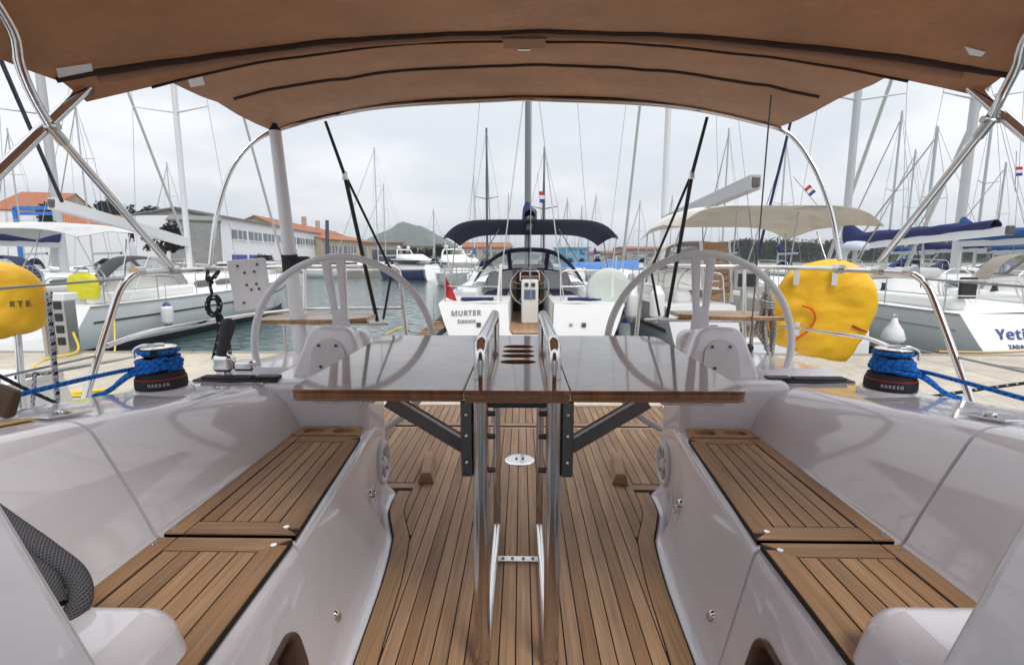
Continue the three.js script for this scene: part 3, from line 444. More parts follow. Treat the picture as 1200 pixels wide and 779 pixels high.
function sheet(c, s, tailEnd, label) {
  const gs = [], q = [], kx = 0.78, ky = 0.88;
  for (let k = 0; k <= 64; k++) { const a = s * (k / 64) * Math.PI * 2 * 3.6 + 0.6, y = 0.094 + 0.052 * (k / 64), r = 0.071 + 0.006 * Math.sin(k * 0.9) + (k < 20 ? 0.006 : 0); q.push(V(c.x + kx * r * Math.cos(a), c.y + ky * (y + 0.003 * Math.sin(k * 1.7)), c.z + kx * r * Math.sin(a))); }
  gs.push(rope(q, 0.0078, 260, 8));
  const q2 = []; for (let k = 0; k <= 40; k++) { const a = s * (k / 40) * Math.PI * 2 * 2.2 + 2, y = 0.102 + 0.03 * (k / 40), r = 0.083 + 0.004 * Math.sin(k * 1.3); q2.push(V(c.x + kx * r * Math.cos(a), c.y + ky * y, c.z + kx * r * Math.sin(a))); } gs.push(rope(q2, 0.0075, 160, 8));
  const q3 = []; for (let k = 0; k <= 26; k++) { const a = s * (k / 26) * Math.PI * 2 * 0.95 + 1, r = 0.076; q3.push(V(c.x + kx * r * Math.cos(a), c.y + ky * 0.167, c.z + kx * r * Math.sin(a))); } gs.push(rope(q3, 0.0075, 90, 8));
  const st = (x, y, z) => V(c.x + kx * x, c.y + ky * y, c.z + kx * z);
  gs.push(rope([st(s * 0.02, 0.1, -0.08), st(s * 0.08, 0.1, 0.02), c.clone().lerp(tailEnd, 0.5).add(V(0, 0.055, 0)), tailEnd], 0.007, 90, 8));
  gs.push(rope([st(-s * 0.07, 0.112, 0.04), st(-s * 0.03, 0.1, 0.088), st(s * 0.06, 0.085, 0.095), st(s * 0.14, 0.04, 0.1), st(s * 0.19, 0.012, 0.11)], 0.0075, 60, 8));
  gs.push(rope([st(-s * 0.05, 0.12, 0.07), st(s * 0.04, 0.105, 0.09), st(s * 0.13, 0.06, 0.075), st(s * 0.17, 0.02, 0.1), st(s * 0.22, 0.008, 0.13)], 0.0075, 60, 8));
  return tag(mesh('sheet_rope', merge(gs), M.ropeBlue), label, 'rope', 'blue sheet ropes');
}
sheet(wl, -1, P(-30, 475, { x: -1.32 }), 'blue braided rope wound on the winch next to the winch handle');
sheet(wr, 1, P(1240, 478, { x: 1.36 }), 'blue braided rope wound on the winch next to yellow lifebuoy cover');

// ---- black line organisers on the coaming, deck fairlead plates
for (const s of [-1, 1]) {
  const c = s < 0 ? P(292, 441, { x: -1.17 }) : P(935, 437, { x: 1.17 }); const d = -c.z, y = coamH(d) + 0.006;
  const o = thing('line_organiser', s < 0 ? 'low black line organiser on the coaming in front of winch handle' : 'low black line organiser on the coaming below the yellow cover', 'line organiser', 'black line organisers');
  mesh('track', rbox(0.36, 0.012, 0.06, 0.004, 0, 0.006, 0), M.black, o); mesh('cover', rbox(0.22, 0.012, 0.045, 0.005, s * 0.04, 0.0175, 0), M.rubber, o); mesh('cover', rbox(0.1, 0.014, 0.05, 0.005, s * -0.13, 0.0185, 0), M.black, o);
  o.position.set(s * 1.22, y + 0.002, -d); 
  // hand hold strip with small chrome eyes on the coaming top
  const e = s < 0 ? P(105, 486, { x: -1.13 }) : P(1143, 479, { x: 1.16 });
  const f = thing('deck_eye', s < 0 ? 'flat chrome deck eye on the coaming top by the yellow mark' : 'flat chrome deck eye on the coaming top beside the blue rope', 'deck eye', 'chrome deck eyes');
  mesh('plate', rbox(0.05, 0.006, 0.12, 0.003), M.chrome, f); mesh('eye', new THREE.TorusGeometry(0.014, 0.004, 8, 16).rotateX(1.35).translate(0, 0.006, 0), M.chrome, f);
  f.position.set(s * 1.2, coamH(-e.z) + 0.0105, e.z); f.rotation.y = s * 0.1; f.rotation.x = -0.136;
}
tag(mesh('yellow_mark', box(0.035, 0.002, 0.13).rotateX(-0.136).translate(-1.23, coamH(1.15) + 0.0085, -1.15), std({ color: lin(0.6, 0.36, 0.08), roughness: 0.6 })), 'short yellow mark on the white coaming top near a deck eye', 'marking');

// ---- teak quarter pads and stern corner seats
for (const s of [-1, 1]) {
  const pad = thing('teak_side_pad', s < 0 ? 'teak planked pad on the coaming in front of the lone pole' : 'teak planked pad on the coaming below the hanging rope coil', 'teak pad', 'teak pads beside the helm');
  for (let k = 0; k < 7; k++) { const x0 = 1.13 + k * 0.045, g = polySlab([[0, 0], [0.041, 0], [0.041, 0.62], [0, 0.62]].map(([x, d]) => [x, d]), 0, 0.008, [rnd() * 5, rnd() * 5]); mesh('plank', g.rotateX(-0.0).translate(s > 0 ? x0 : -x0 - 0.041, 0, 0), pick(TEAK), pad); }
  mesh('caulking', box(0.318, 0.005, 0.63, s * 1.2865, 0.001, -0.31), M.caulk, pad);
  pad.position.set(0, coamH(2.55) + 0.0115, -2.55); pad.rotation.x = 0.075 * -1;
  const a = s < 0 ? P(323, 370, { d: 3.38 }) : P(893, 366, { d: 3.38 }), b = s < 0 ? P(440, 372, { d: 3.38 }) : P(785, 368, { d: 3.38 });
  const st = thing('stern_bench', s < 0 ? 'varnished wooden corner seat on the stern rail above the open water' : 'varnished wooden corner seat on the stern rail by the beige canopied yacht', 'stern seat', 'wooden stern seats');
  const x0 = Math.min(Math.abs(a.x), Math.abs(b.x)), x1 = Math.max(Math.abs(a.x), Math.abs(b.x)), y = (a.y + b.y) / 2 - 0.01;
  const sh = [[x0, 0], [x1 - 0.1, 0], [x1, -0.1], [x1 - 0.02, -0.34], [x0 + 0.12, -0.3], [x0, -0.2]].map(([x, q]) => [x * s, q]); if (s < 0) sh.reverse();
  mesh('seat_board', extrude(sh, 0.028, { bevel: 0.007, seg: 3 }).rotateX(-Math.PI / 2).scale(1, 1, 1), phy({ color: lin(0.52, 0.3, 0.12), map: grain, roughness: 0.4, clearcoat: 0.5, clearcoatRoughness: 0.2 }), st);
  mesh('seat_frame', pipe([V(s * x1, -0.014, -0.2), V(s * (x1 - 0.03), -0.014, 0.17), V(s * (x0 - 0.12), -0.014, 0.17)], 0.0125, { corner: 0.08 }), M.steel, st);
  mesh('seat_leg', rod(V(s * (x1 - 0.12), 0, 0.14), V(s * (x1 - 0.12), -0.73 + (1.11 - y) - 0.36 + 0.25, 0.14), 0.0125), M.steel, st);
  st.position.set(0, y, -3.38 - 0.0);
}

// ---- stern rails
const RX = 1.72, RY = 1.05;
for (const s of [-1, 1]) {
  const o = thing('stern_rail', s < 0 ? 'bent stainless steel stern rail carrying the white mounting board' : 'bent stainless steel stern rail carrying the large yellow lifebuoy cover', 'stern rail', 'stainless stern rails');
  const f = s < 0 ? P(102, 462, { x: -RX }) : P(1134, 457, { x: RX }), tpx = s < 0 ? P(146, 328, { x: -RX }) : P(1084, 319, { x: RX });
  const foot = f.clone().add(f.clone().sub(tpx).normalize().multiplyScalar(0.22));
  const inner = s < 0 ? P(462, 318, { d: 3.5 }) : P(760, 316, { d: 3.5 }); 
  mesh('top_tube', pipe([foot, V(tpx.x, RY - 0.005, tpx.z), V(s * (RX - 0.02), RY, -3.1), V(s * (RX - 0.2), RY, -3.52), V(s * 0.9, RY, -3.54), V(inner.x * 0.97, RY - 0.03, -3.54), V(inner.x * 0.9, -0.02, -3.6)], 0.0145, { corner: 0.12, n: 14 }), M.chrome, o);
  mesh('post', rod(V(s * 1.5, coamH(3.35) - 0.25, -3.4), V(s * 1.5, RY, -3.52), 0.0125), M.chrome, o);
  const m0 = s < 0 ? V(-RX + 0.02, 0.78, -2.25) : P(1020, 396, { x: RX }), m1 = s < 0 ? V(-RX + 0.04, 0.76, -3.1) : P(907, 376, { x: RX });
  mesh('mid_tube', pipe([V(s * (RX + 0.0), m0.y - 0.03, m0.z + 0.2), V(m0.x, m0.y, m0.z), V(s * (RX - 0.02), m1.y, -3.15), V(s * (RX - 0.22), m1.y, -3.5), V(s * 0.86, m1.y, -3.56)], 0.011, { corner: 0.1 }), M.chrome, o);
  mesh('clamp', new THREE.CylinderGeometry(0.022, 0.022, 0.05, 14).rotateX(Math.PI / 2).translate(tpx.x, RY, tpx.z - 0.08), M.steel, o);
  // lifelines run forward from the rail
  for (const [y0, y1] of [[RY - 0.03, 0.98], [0.72, 0.72]]) mesh('lifeline', rod(V(s * RX, y0, tpx.z + (y0 < 0.9 ? 0.2 : 0)), V(s * (RX + 0.06), y1, -0.2), 0.0045, 0.0045, 6), M.wire, o);
  mesh('stanchion', rod(V(s * (RX + 0.05), 0.4, -1.2), V(s * (RX + 0.04), 0.99, -1.2), 0.0125), M.chrome, o);
}

// ---- bimini: brown canvas on steel hoops
{
  const o = thing('bimini_top', 'brown canvas bimini top stretched on steel hoops over the whole cockpit', 'bimini');
  const n = 40;
  const row = (C, E, p = 2.3, jit = 0, k = 0) => { const r = []; for (let i = 0; i <= n; i++) { const u = -1 + 2 * i / n, w = Math.pow(Math.abs(u), p), q = Math.pow(Math.abs(u), 1.0); r.push(V(E.x * u, C.y + (E.y - C.y) * w + jit * (fbm3(u * 4 + 20, k * 3.3, 1.5, 3) - 0.5), C.z + (E.z - C.z) * w + jit * 1.6 * (fbm3(u * 6 + 40, k * 1.7, 8.5, 3) - 0.5))); } return r; };
  const mir = p => V(Math.abs(p.x), p.y, p.z);
  const cC = (py, y) => { const p = P(606, py, { y }); return V(0, p.y, p.z); };
  const bow2C = cC(38, 2.09), bow2E = mir(P(73, 97, { x: -1.6 })), p1C = cC(47, 2.085), p1E = mir(P(101, 118, { x: -1.6 }));
  const zE = mir(P(192, 91, { x: -1.5 })), midC = cC(75, 2.08), midE = mir(P(255, 119, { x: -1.5 })), aftC = cC(112, 2.05), aftE = mir(P(316, 151, { x: -1.5 })), hemC = cC(118, 2.045), hemE = mir(P(322, 153, { x: -1.5 }));
  const R0 = row(V(0, 2.12, -0.35), V(1.66, 1.8, -0.5), 6), R1 = row(V(0, 2.13, -1.0), V(1.66, 1.77, -1.05), 6), R1b = row(V(0, 2.115, -1.62), V(1.65, 1.745, -1.45), 5);
  const R2 = row(bow2C, bow2E, 2.3, 0.02, 1), R3 = row(p1C, p1E, 2.4, 0.022, 2);
  const mixRow = (A, B, t, sag, k) => A.map((a, i) => a.clone().lerp(B[i], t).add(V(0, -sag + 0.02 * (fbm3(i * 0.22 + 5, k * 2.1 + 3, 4.4, 3) - 0.5), 0)));
  const rows1 = [R0, mixRow(R0, R1, 0.5, 0.008, 1), R1, mixRow(R1, R1b, 0.5, 0.008, 2), R1b, mixRow(R1b, R2, 0.33, 0.01, 3), mixRow(R1b, R2, 0.66, 0.01, 4), R2, mixRow(R2, R3, 0.5, -0.003, 5), R3];
  mesh('canopy_panel', loft(rows1, { thick: 0.003 }), M.brown, o);
  const Z0 = row(V(0, p1C.y + 0.006, p1C.z), V(zE.x, zE.y, zE.z), 2.5, 0.022, 2), Z1 = row(midC, midE, 2.4, 0.034, 7), Z2 = row(aftC, aftE, 2.4, 0.022, 8), Z3 = row(hemC, hemE, 2.4, 0.022, 8);
  mesh('canopy_panel', loft([Z0, mixRow(Z0, Z1, 0.33, 0.006, 8), mixRow(Z0, Z1, 0.66, 0.006, 9), Z1, mixRow(Z1, Z2, 0.33, 0.008, 10), mixRow(Z1, Z2, 0.66, 0.008, 11), Z2, Z3], { thick: 0.003 }), M.brown, o);
  const strip = (R, w, y, mat, name, a = 0, b = n, wob = 0.004) => { const rr1 = R.slice(a, b + 1); const A = rr1.map((p, i) => V(p.x, p.y - y, p.z - w / 2 - wob * (fbm3(i * 0.5, w * 50, 2.2, 2) - 0.5))), B = rr1.map((p, i) => V(p.x, p.y - y, p.z + w / 2 + wob * (fbm3(i * 0.6 + 9, w * 50, 3.2, 2) - 0.5))); mesh(name, loft([A, B], { thick: 0.002 }), mat, o); };
  // hoop pockets: the hoop itself lies in the pocket, a dark piping runs along it
  const pocket = (R, w, r, name = 'hoop_pocket', a = 1, b = n - 1) => mesh(name, new THREE.TubeGeometry(new THREE.CatmullRomCurve3(R.slice(a, b + 1).map(p => V(p.x, p.y - r * 0.8, p.z)), false, 'centripetal'), 120, r, 8, false), name === 'hoop_pocket' ? M.brownBand : M.brownDark, o);
  pocket(R2, 0, 0.017); pocket(mixRow(R2, R3, -0.28, -0.0, 30).map((p, i) => V(p.x, p.y, p.z)), 0, 0.011, 'dark_piping', 0, n);
  pocket(R3.map((p) => V(p.x, p.y - 0.001, p.z)), 0, 0.0055, 'zip_seam', 2, n - 2);
  pocket(Z1, 0, 0.0085, 'dark_piping', 1, n - 1); pocket(Z2, 0, 0.0085, 'dark_piping', 1, n - 1);
  // centre straps and buckle
  mesh('centre_strap', rbox(0.19, 0.006, 0.1, 0.002, 0, bow2C.y - 0.033, bow2C.z - 0.03).translate(0, 0, 0), M.brownBand, o);
  mesh('buckle', rbox(0.06, 0.012, 0.016, 0.004, 0, p1C.y - 0.02, p1C.z - 0.045), M.chrome, o);
  mesh('centre_strap', rbox(0.14, 0.005, 0.05, 0.002, 0, aftC.y - 0.022, aftC.z - 0.0), M.brownBand, o);
  // sewn-in labels and reinforcement patches
  o.updateMatrixWorld(true); const caster = new THREE.Raycaster(), panels = o.children.filter(c => c.name === 'canopy_panel');
  const hit = (px, py) => { caster.set(camera.position, P(px, py, { d: 2 }).sub(camera.position).normalize()); const h = caster.intersectObjects(panels)[0]; return h ? h.point.addScaledVector(caster.ray.direction, -0.006) : null; };
  for (const q of [[[65, 80], [106, 74], [109, 86], [68, 92]], [[218, 90], [236, 88], [240, 99], [223, 102]], [[1131, 54], [1156, 61], [1151, 66], [1137, 64]]]) { const c = q.map(p => hit(...p)); if (c.every(Boolean)) mesh('sewn_label', loft([[c[0], c[0].clone().lerp(c[1], 0.5), c[1]], [c[3], c[3].clone().lerp(c[2], 0.5), c[2]]], { thick: 0.0015 }), M.label, o); }
  // steel frame
  for (const s of [-1, 1]) {
    const jx = -1.5, side = p => V(Math.abs(p.x) * s, p.y, p.z);
    const J = s < 0 ? P(58, 148, { x: -1.57 }) : P(1162, 140, { x: 1.57 });
    const footC = s < 0 ? P(203, 318, { x: -RX + 0.01 }) : P(1032, 306, { x: RX - 0.01 }); footC.y = Math.max(footC.y, RY + 0.005);
    mesh('frame_tube', rod(footC, J, 0.0145, 0.0145, 14), M.chrome, o);
    const AA = s < 0 ? [P(38, 113, { x: -1.57 }), P(22, 74, { x: -1.555 }), P(16, 40, { x: -1.52 })] : [P(1176, 110, { x: 1.57 }), P(1192, 78, { x: 1.555 }), P(1202, 45, { x: 1.52 })];
    mesh('frame_hoop', new THREE.TubeGeometry(new THREE.CatmullRomCurve3([J.clone(), ...AA, V(s * 1.44, 1.895, -1.42), V(s * 1.3, 1.965, -1.32), V(s * 1.05, 2.02, -1.22), V(s * 0.6, 2.065, -1.1), V(0, 2.08, -1.05)], false, 'centripetal'), 70, 0.0145, 12, false), M.chrome, o);
    { const dj = footC.clone().sub(J).normalize(); mesh('joint', rod(J.clone().addScaledVector(dj, -0.012), J.clone().addScaledVector(dj, 0.07), 0.0185, 0.0185, 14), M.steel, o); mesh('joint_bolt', rod(J.clone().add(V(-0.03, 0, 0)), J.clone().add(V(0.03, 0, 0)), 0.012, 0.012, 10), M.steel, o); }
    const B0 = s < 0 ? P(2, 197, { x: -1.6 }) : P(1199, 154, { x: 1.6 }), B1 = s < 0 ? P(88, 114, { x: -1.58 }) : P(1133, 97, { x: 1.58 });
    const dirB = B0.clone().sub(B1).normalize();
    mesh('frame_tube', rod(B0.clone().addScaledVector(dirB, 1.0), B1.clone().addScaledVector(dirB, -0.08), 0.0185, 0.0185, 14), M.chrome, o);
    // aft hoop leg
    const q0 = s < 0 ? P(246, 321, { x: -RX + 0.02 }) : P(985, 305, { x: RX - 0.02 }), q1 = s < 0 ? P(254, 250, { x: -1.66 }) : P(972, 240, { x: 1.66 }), q2 = s < 0 ? P(272, 196, { x: -1.6 }) : P(950, 188, { x: 1.6 }), q3 = s < 0 ? P(300, 164, { x: -1.52 }) : P(922, 155, { x: 1.52 });
    q0.y = Math.max(q0.y, RY); mesh('frame_hoop', new THREE.TubeGeometry(new THREE.CatmullRomCurve3([q0, q1, q2, q3, side(Z2[2]).add(V(0, -0.015, 0.0)), side(Z2[8]).add(V(0, -0.016, 0)), side(Z2[20]).add(V(0, -0.018, 0))].map(p => p), false, 'centripetal'), 80, 0.0125, 12, false), M.chrome, o);
    mesh('clamp', new THREE.CylinderGeometry(0.024, 0.024, 0.05, 12).rotateX(Math.PI / 2).translate(q0.x, RY, q0.z), M.steel, o); mesh('clamp', new THREE.CylinderGeometry(0.024, 0.024, 0.05, 12).rotateX(Math.PI / 2).translate(footC.x, RY, footC.z), M.steel, o);
    // black webbing struts from the aft hoop to the seat frame
    const t0 = s < 0 ? P(381, 142, { d: 3.05 }) : P(829, 137, { d: 3.05 }), t1 = s < 0 ? P(404, 206, { d: 3.18 }) : P(811, 205, { d: 3.18 }), t2 = s < 0 ? P(442, 376, { d: 3.53 }) : P(782, 371, { d: 3.53 }), t3 = s < 0 ? P(459, 318, { d: 3.54 }) : P(763, 316, { d: 3.54 }), t4 = s < 0 ? P(449, 374, { d: 3.54 }) : P(773, 370, { d: 3.54 });
    mesh('strut', rod(t0, t1, 0.009, 0.011, 8), M.black, o); mesh('strut', rod(t1, t2, 0.013, 0.013, 8), M.black, o); mesh('strut', rod(t1.clone().add(V(0, 0.01, 0)), t3, 0.0085, 0.0085, 8), M.black, o); mesh('strut', rod(t3, t4, 0.0085, 0.0085, 8), M.black, o); mesh('buckle', rbox(0.03, 0.05, 0.03, 0.006, t1.x, t1.y, t1.z), M.chrome, o);
  }
}

// ---- pole, hanging wires, mounting board, ropes, lifebuoy covers
{
  const a = P(353, 408, { d: 3.12 }), b = P(322, 153, { d: 3.02 }); a.y = Math.min(a.y, coamH(3.12) + 0.01);
  const o = thing('pole', 'light grey upright pole with black cap and boot beside the wheel', 'pole');
  mesh('tube', rod(a, b, 0.043, 0.033, 20), M.whitePaint, o); mesh('cap', rod(b, b.clone().lerp(a, -0.03), 0.034, 0.012, 16), M.black, o);
  const k = P(340, 308, { d: 3.08 }); const ax = b.clone().sub(a).normalize();
  mesh('boot', rod(k.clone().addScaledVector(ax, -0.05), k.clone().addScaledVector(ax, 0.05), 0.05, 0.046, 18), M.blackSoft, o); mesh('boot_flap', rbox(0.1, 0.055, 0.05, 0.018, k.x + 0.07, k.y + 0.012, k.z), M.blackSoft, o);
  mesh('lanyard', rod(b.clone().lerp(a, -0.02), b.clone().add(V(-0.005, 0.17, 0.2)), 0.003, 0.003, 6), M.wire, o);
  const w0 = P(905, 98, { d: 2.75 }), w1 = P(879, 408, { d: 3.1 });
  const w = thing('hanging_wire', 'thin wire hanging from the canopy with a small black ball at its end', 'wire'); mesh('wire', rod(w0, w1, 0.0042, 0.0042, 8), std({ color: lin(0.16, 0.13, 0.12), roughness: 0.5 }), w); mesh('ball', new THREE.SphereGeometry(0.022, 14, 10).scale(1, 1.3, 1).translate(w1.x, w1.y, w1.z), M.black, w);
}
{ // white mounting board on the stern rail
  const c = P(293, 333, { x: -1.58 }), o = thing('mounting_board', 'white rectangular mounting board with bolts, fixed on the stern rail', 'mounting board');
  mesh('board', extrude(rrect(0.2, 0.29, 0.012), 0.035, { bevel: 0.004, seg: 2 }).translate(0, 0, -0.017), M.plate, o);
  for (const [x, y] of [[-0.05, 0.11], [0.05, 0.11], [-0.02, 0.07], [0.03, 0.07], [-0.02, 0.0], [0.03, 0.0], [-0.05, -0.1], [0.04, -0.03], [0, -0.03], [0.05, -0.11]]) mesh('bolt', new THREE.CylinderGeometry(0.007, 0.007, 0.008, 10).rotateX(Math.PI / 2).translate(x, y, 0.02), M.steelDark, o);
  mesh('bracket', rbox(0.05, 0.2, 0.05, 0.008, 0.03, 0.02, -0.03), M.steel, o);
  o.position.copy(c); o.rotation.set(0.0, 0.55, 0.09);
}
{ // dark flecked rope hitched on the rail, coiled and hanging
  const k = P(251, 345, { x: -1.66 }), gs = [], at = (px, py, dz = 0) => { const p = P(px, py, { d: -k.z }); p.z += dz; return p; };
  gs.push(rope([at(247, 322, 0.03), at(252, 330, 0.03), at(246, 334), at(250, 352)], 0.008, 40)); gs.push(rope([at(243, 318), at(247, 330, 0.03), at(252, 318, -0.03), at(247, 326, -0.03)], 0.009, 40));
  for (const [dx, r] of [[0, 12], [2, 9], [-3, 10]]) { const q = []; for (let i = 0; i <= 20; i++) { const a = i / 20 * 6.6; q.push(at(250 + dx + Math.cos(a) * r * 0.7, 358 + Math.sin(a) * r, 0.01 * dx)); } gs.push(rope(q, 0.009, 60)); }
  for (const [x0, x1, x2, y2] of [[252, 258, 249, 421], [254, 262, 258, 424], [256, 266, 270, 422], [253, 256, 252, 415]]) gs.push(rope([at(x0, 366), at(x1, 385), at((x1 + x2) / 2, 402), at(x2, y2)], 0.0085, 50));
  tag(mesh('hanging_rope', merge(gs), M.ropeBlack), 'black flecked rope knotted on the rail and hanging in loops', 'rope');
  const c = P(262, 442, { x: -1.3 }); const h = thing('winch_crank', 'winch handle with dark grip and chrome arm standing on the coaming', 'winch handle');
  const g0 = P(258, 418, { d: -c.z }), g1 = P(267, 381, { d: -c.z });
  const base = V(-1.3, coamH(-c.z) + 0.012, c.z); base.x = g0.x;
  mesh('grip', merge([rod(g0, g1, 0.019, 0.03, 16), new THREE.SphereGeometry(0.031, 16, 10).translate(g1.x, g1.y, g1.z)]), M.rubber, h);
  mesh('arm', rbox(0.085, 0.075, 0.06, 0.02, g0.x + 0.015, g0.y - 0.028, g0.z, 4), M.chrome, h); mesh('arm', rbox(0.09, 0.05, 0.05, 0.018, g0.x + 0.1, g0.y - 0.04, g0.z - 0.01, 4), M.chrome, h);
  mesh('socket', lathe([[0, 0.09], [0.02, 0.09], [0.024, 0.02], [0.035, 0.0]], 18).translate(g0.x + 0.02, g0.y - 0.11, g0.z), M.steel, h);
}
function pillow(w, h, t, outline, lump, nz = 0) {                      // soft bag: superellipse outline, puffed thickness with folds
  const n = 34, m = 34, pos = [], idx = [], uv = [];
  for (const side of [1, -1]) for (let j = 0; j <= m; j++) for (let i = 0; i <= n; i++) {
    const u = -1 + 2 * i / n, v = -1 + 2 * j / m, q = Math.pow(Math.max(0, (1 - Math.pow(Math.abs(u), 3.2)) * (1 - Math.pow(Math.abs(v), 3.2))), 0.42), [x, y] = outline(u, v);
    const f = lump * (fbm3(x * 9 + 3 + nz, y * 9 + side, 1.7 + nz, 4) - 0.5) * 2 + lump * 0.9 * Math.abs(Math.sin((x * 13 + y * 21) + 4 * fbm3(x * 5, y * 5, nz, 2))) * 0.5;
    pos.push(x, y, side * (t / 2 * q + f * q)); uv.push(x, y);
  }
  const S = (n + 1) * (m + 1); for (let s = 0; s < 2; s++) for (let j = 0; j < m; j++) for (let i = 0; i < n; i++) { const a = s * S + j * (n + 1) + i, b = a + 1, c = a + n + 1, d = c + 1; s ? idx.push(a, c, b, b, c, d) : idx.push(a, b, c, b, d, c); }
  const g = new THREE.BufferGeometry(); g.setAttribute('position', new THREE.Float32BufferAttribute(pos, 3)); g.setAttribute('uv', new THREE.Float32BufferAttribute(uv, 2)); g.setIndex(idx); g.computeVertexNormals(); return g;
}
function bag(px, t, lump, nz) {                                        // soft bag from an outline [x, y] in metres about its middle, thickness t, with creases
  const N = 72, Rn = 16, pos = [], uv = [], idx = [], ang = px.map(([x, y]) => [Math.atan2(y, x), Math.hypot(x, y)]).sort((a, b) => a[0] - b[0]);
  const rad = a => { const n = ang.length; for (let i = 0; i < n; i++) { const A = ang[i], B = ang[(i + 1) % n]; let b1 = B[0] + (i === n - 1 ? 6.28319 : 0), aa = a; if (aa < ang[0][0]) aa += 6.28319; if (aa >= A[0] && aa <= b1) { const k = (aa - A[0]) / (b1 - A[0]); return A[1] + (B[1] - A[1]) * k; } } return ang[0][1]; };
  for (const s of [1, -1]) for (let j = 0; j <= Rn; j++) for (let i = 0; i <= N; i++) { const a = -Math.PI + i / N * 6.283185, r = Math.pow(j / Rn, 0.8), R = rad(a), x = Math.cos(a) * R * r, y = Math.sin(a) * R * r, q = Math.pow(Math.max(0, 1 - Math.pow(r, 5)), 0.5); const rg = (a, b, c) => Math.abs(2 * fbm3(a, b, c, 2) - 1); const f = lump * (2.2 * rg(x * 5 + nz, y * 7 + nz, s * 2 + nz) + 1.1 * rg(x * 11 - y * 6, y * 13 + nz, nz * 3) - 1.0) * Math.min(1, q * 1.3); pos.push(x, y, s * (t / 2 * q + f)); uv.push(x, y); }
  const S = (N + 1) * (Rn + 1); for (let s = 0; s < 2; s++) for (let j = 0; j < Rn; j++) for (let i = 0; i < N; i++) { const a = s * S + j * (N + 1) + i, b = a + 1, c = a + N + 1, d = c + 1; s ? idx.push(a, b, c, b, d, c) : idx.push(a, c, b, b, c, d); }
  const g = new THREE.BufferGeometry(); g.setAttribute('position', new THREE.Float32BufferAttribute(pos, 3)); g.setAttribute('uv', new THREE.Float32BufferAttribute(uv, 2)); g.setIndex(idx); g.computeVertexNormals(); return g;
}
{ // right lifebuoy cover: narrow top, wide waist, slanting hem
  const C = P(958, 364, { x: 1.86 }), k = 1 / (600 / (-C.z)), o = thing('lifebuoy_cover', 'large yellow lifebuoy cover with orange cord on the stern rail', 'lifebuoy', 'yellow lifebuoy covers');
  const out = [[935, 318], [960, 306], [985, 303], [1005, 311], [1022, 331], [1027, 350], [1022, 377], [1012, 402], [1001, 424], [975, 421], [940, 411], [914, 401], [905, 386], [911, 366], [923, 341]].map(([a, b]) => [(a - 967) * k, (364 - b) * k * 0.97]), at = (px, py, z) => V((px - 967) * k, (364 - py) * k * 0.97, z);
  mesh('cover', bag(out, 0.15, 0.01, 2), M.yellow, o);
  mesh('cord', rope([at(948, 357, 0.09), at(958, 361, 0.092), at(962, 372, 0.095), at(956, 386, 0.095), at(945, 397, 0.09), at(939, 407, 0.075), at(947, 410, 0.075)], 0.006, 60), M.ropeOrange, o);
  for (const [x, y, h, z] of [[978, 322, 24, 0.085], [940, 324, 20, 0.075], [944, 384, 16, 0.092]]) mesh('strap', rbox(0.032, h * k, 0.006, 0.002, (x - 967) * k, (364 - y) * k, z), M.whitePaint, o);
  mesh('tear', rope([at(1000, 379, 0.078), at(1008, 383, 0.07), at(1015, 386, 0.058)], 0.006, 20), std({ color: lin(0.3, 0.03, 0.01), roughness: 0.8 }), o);
  o.position.copy(C); o.rotation.y = -0.3;
  const C2 = P(-1, 352, { x: -1.96 }), k2 = 1 / (600 / (-C2.z)), o2 = thing('lifebuoy_cover', 'crumpled yellow lifebuoy cover with printed lettering beside the flecked rope', 'lifebuoy', 'yellow lifebuoy covers');
  const out2 = [[57, 338], [56, 376], [50, 388], [20, 396], [-20, 399], [-50, 384], [-56, 345], [-42, 316], [0, 305], [30, 307], [47, 319]].map(([a, b]) => [(a - 8) * k2 * 0.93, (352 - b) * k2 * 0.95]);
  mesh('cover', bag(out2, 0.14, 0.014, 5), M.yellow, o2);
  { const cov = o2.children[0]; cov.updateMatrixWorld(true); const rc = new THREE.Raycaster(); [...'KTE'].forEach((ch, i) => { const lx = (24 + i * 7) * k2, ly = -3 * k2; rc.set(V(lx, ly, 1), V(0, 0, -1)); const h = rc.intersectObject(cov)[0]; if (h) { const m = mesh('printed_letter', text(ch, 7 * k2, 0.002), M.textDim, o2); m.position.copy(h.point).addScaledVector(h.face.normal, 0.002); m.quaternion.setFromUnitVectors(V(0, 0, 1), h.face.normal.clone().normalize()); } }); }
  mesh('bracket_leg', rod(V(0.03, -0.1, -0.02), V(-0.0, -0.46, -0.04), 0.012), M.chrome, o2);
  o2.position.copy(C2); o2.rotation.y = 0.25;
}
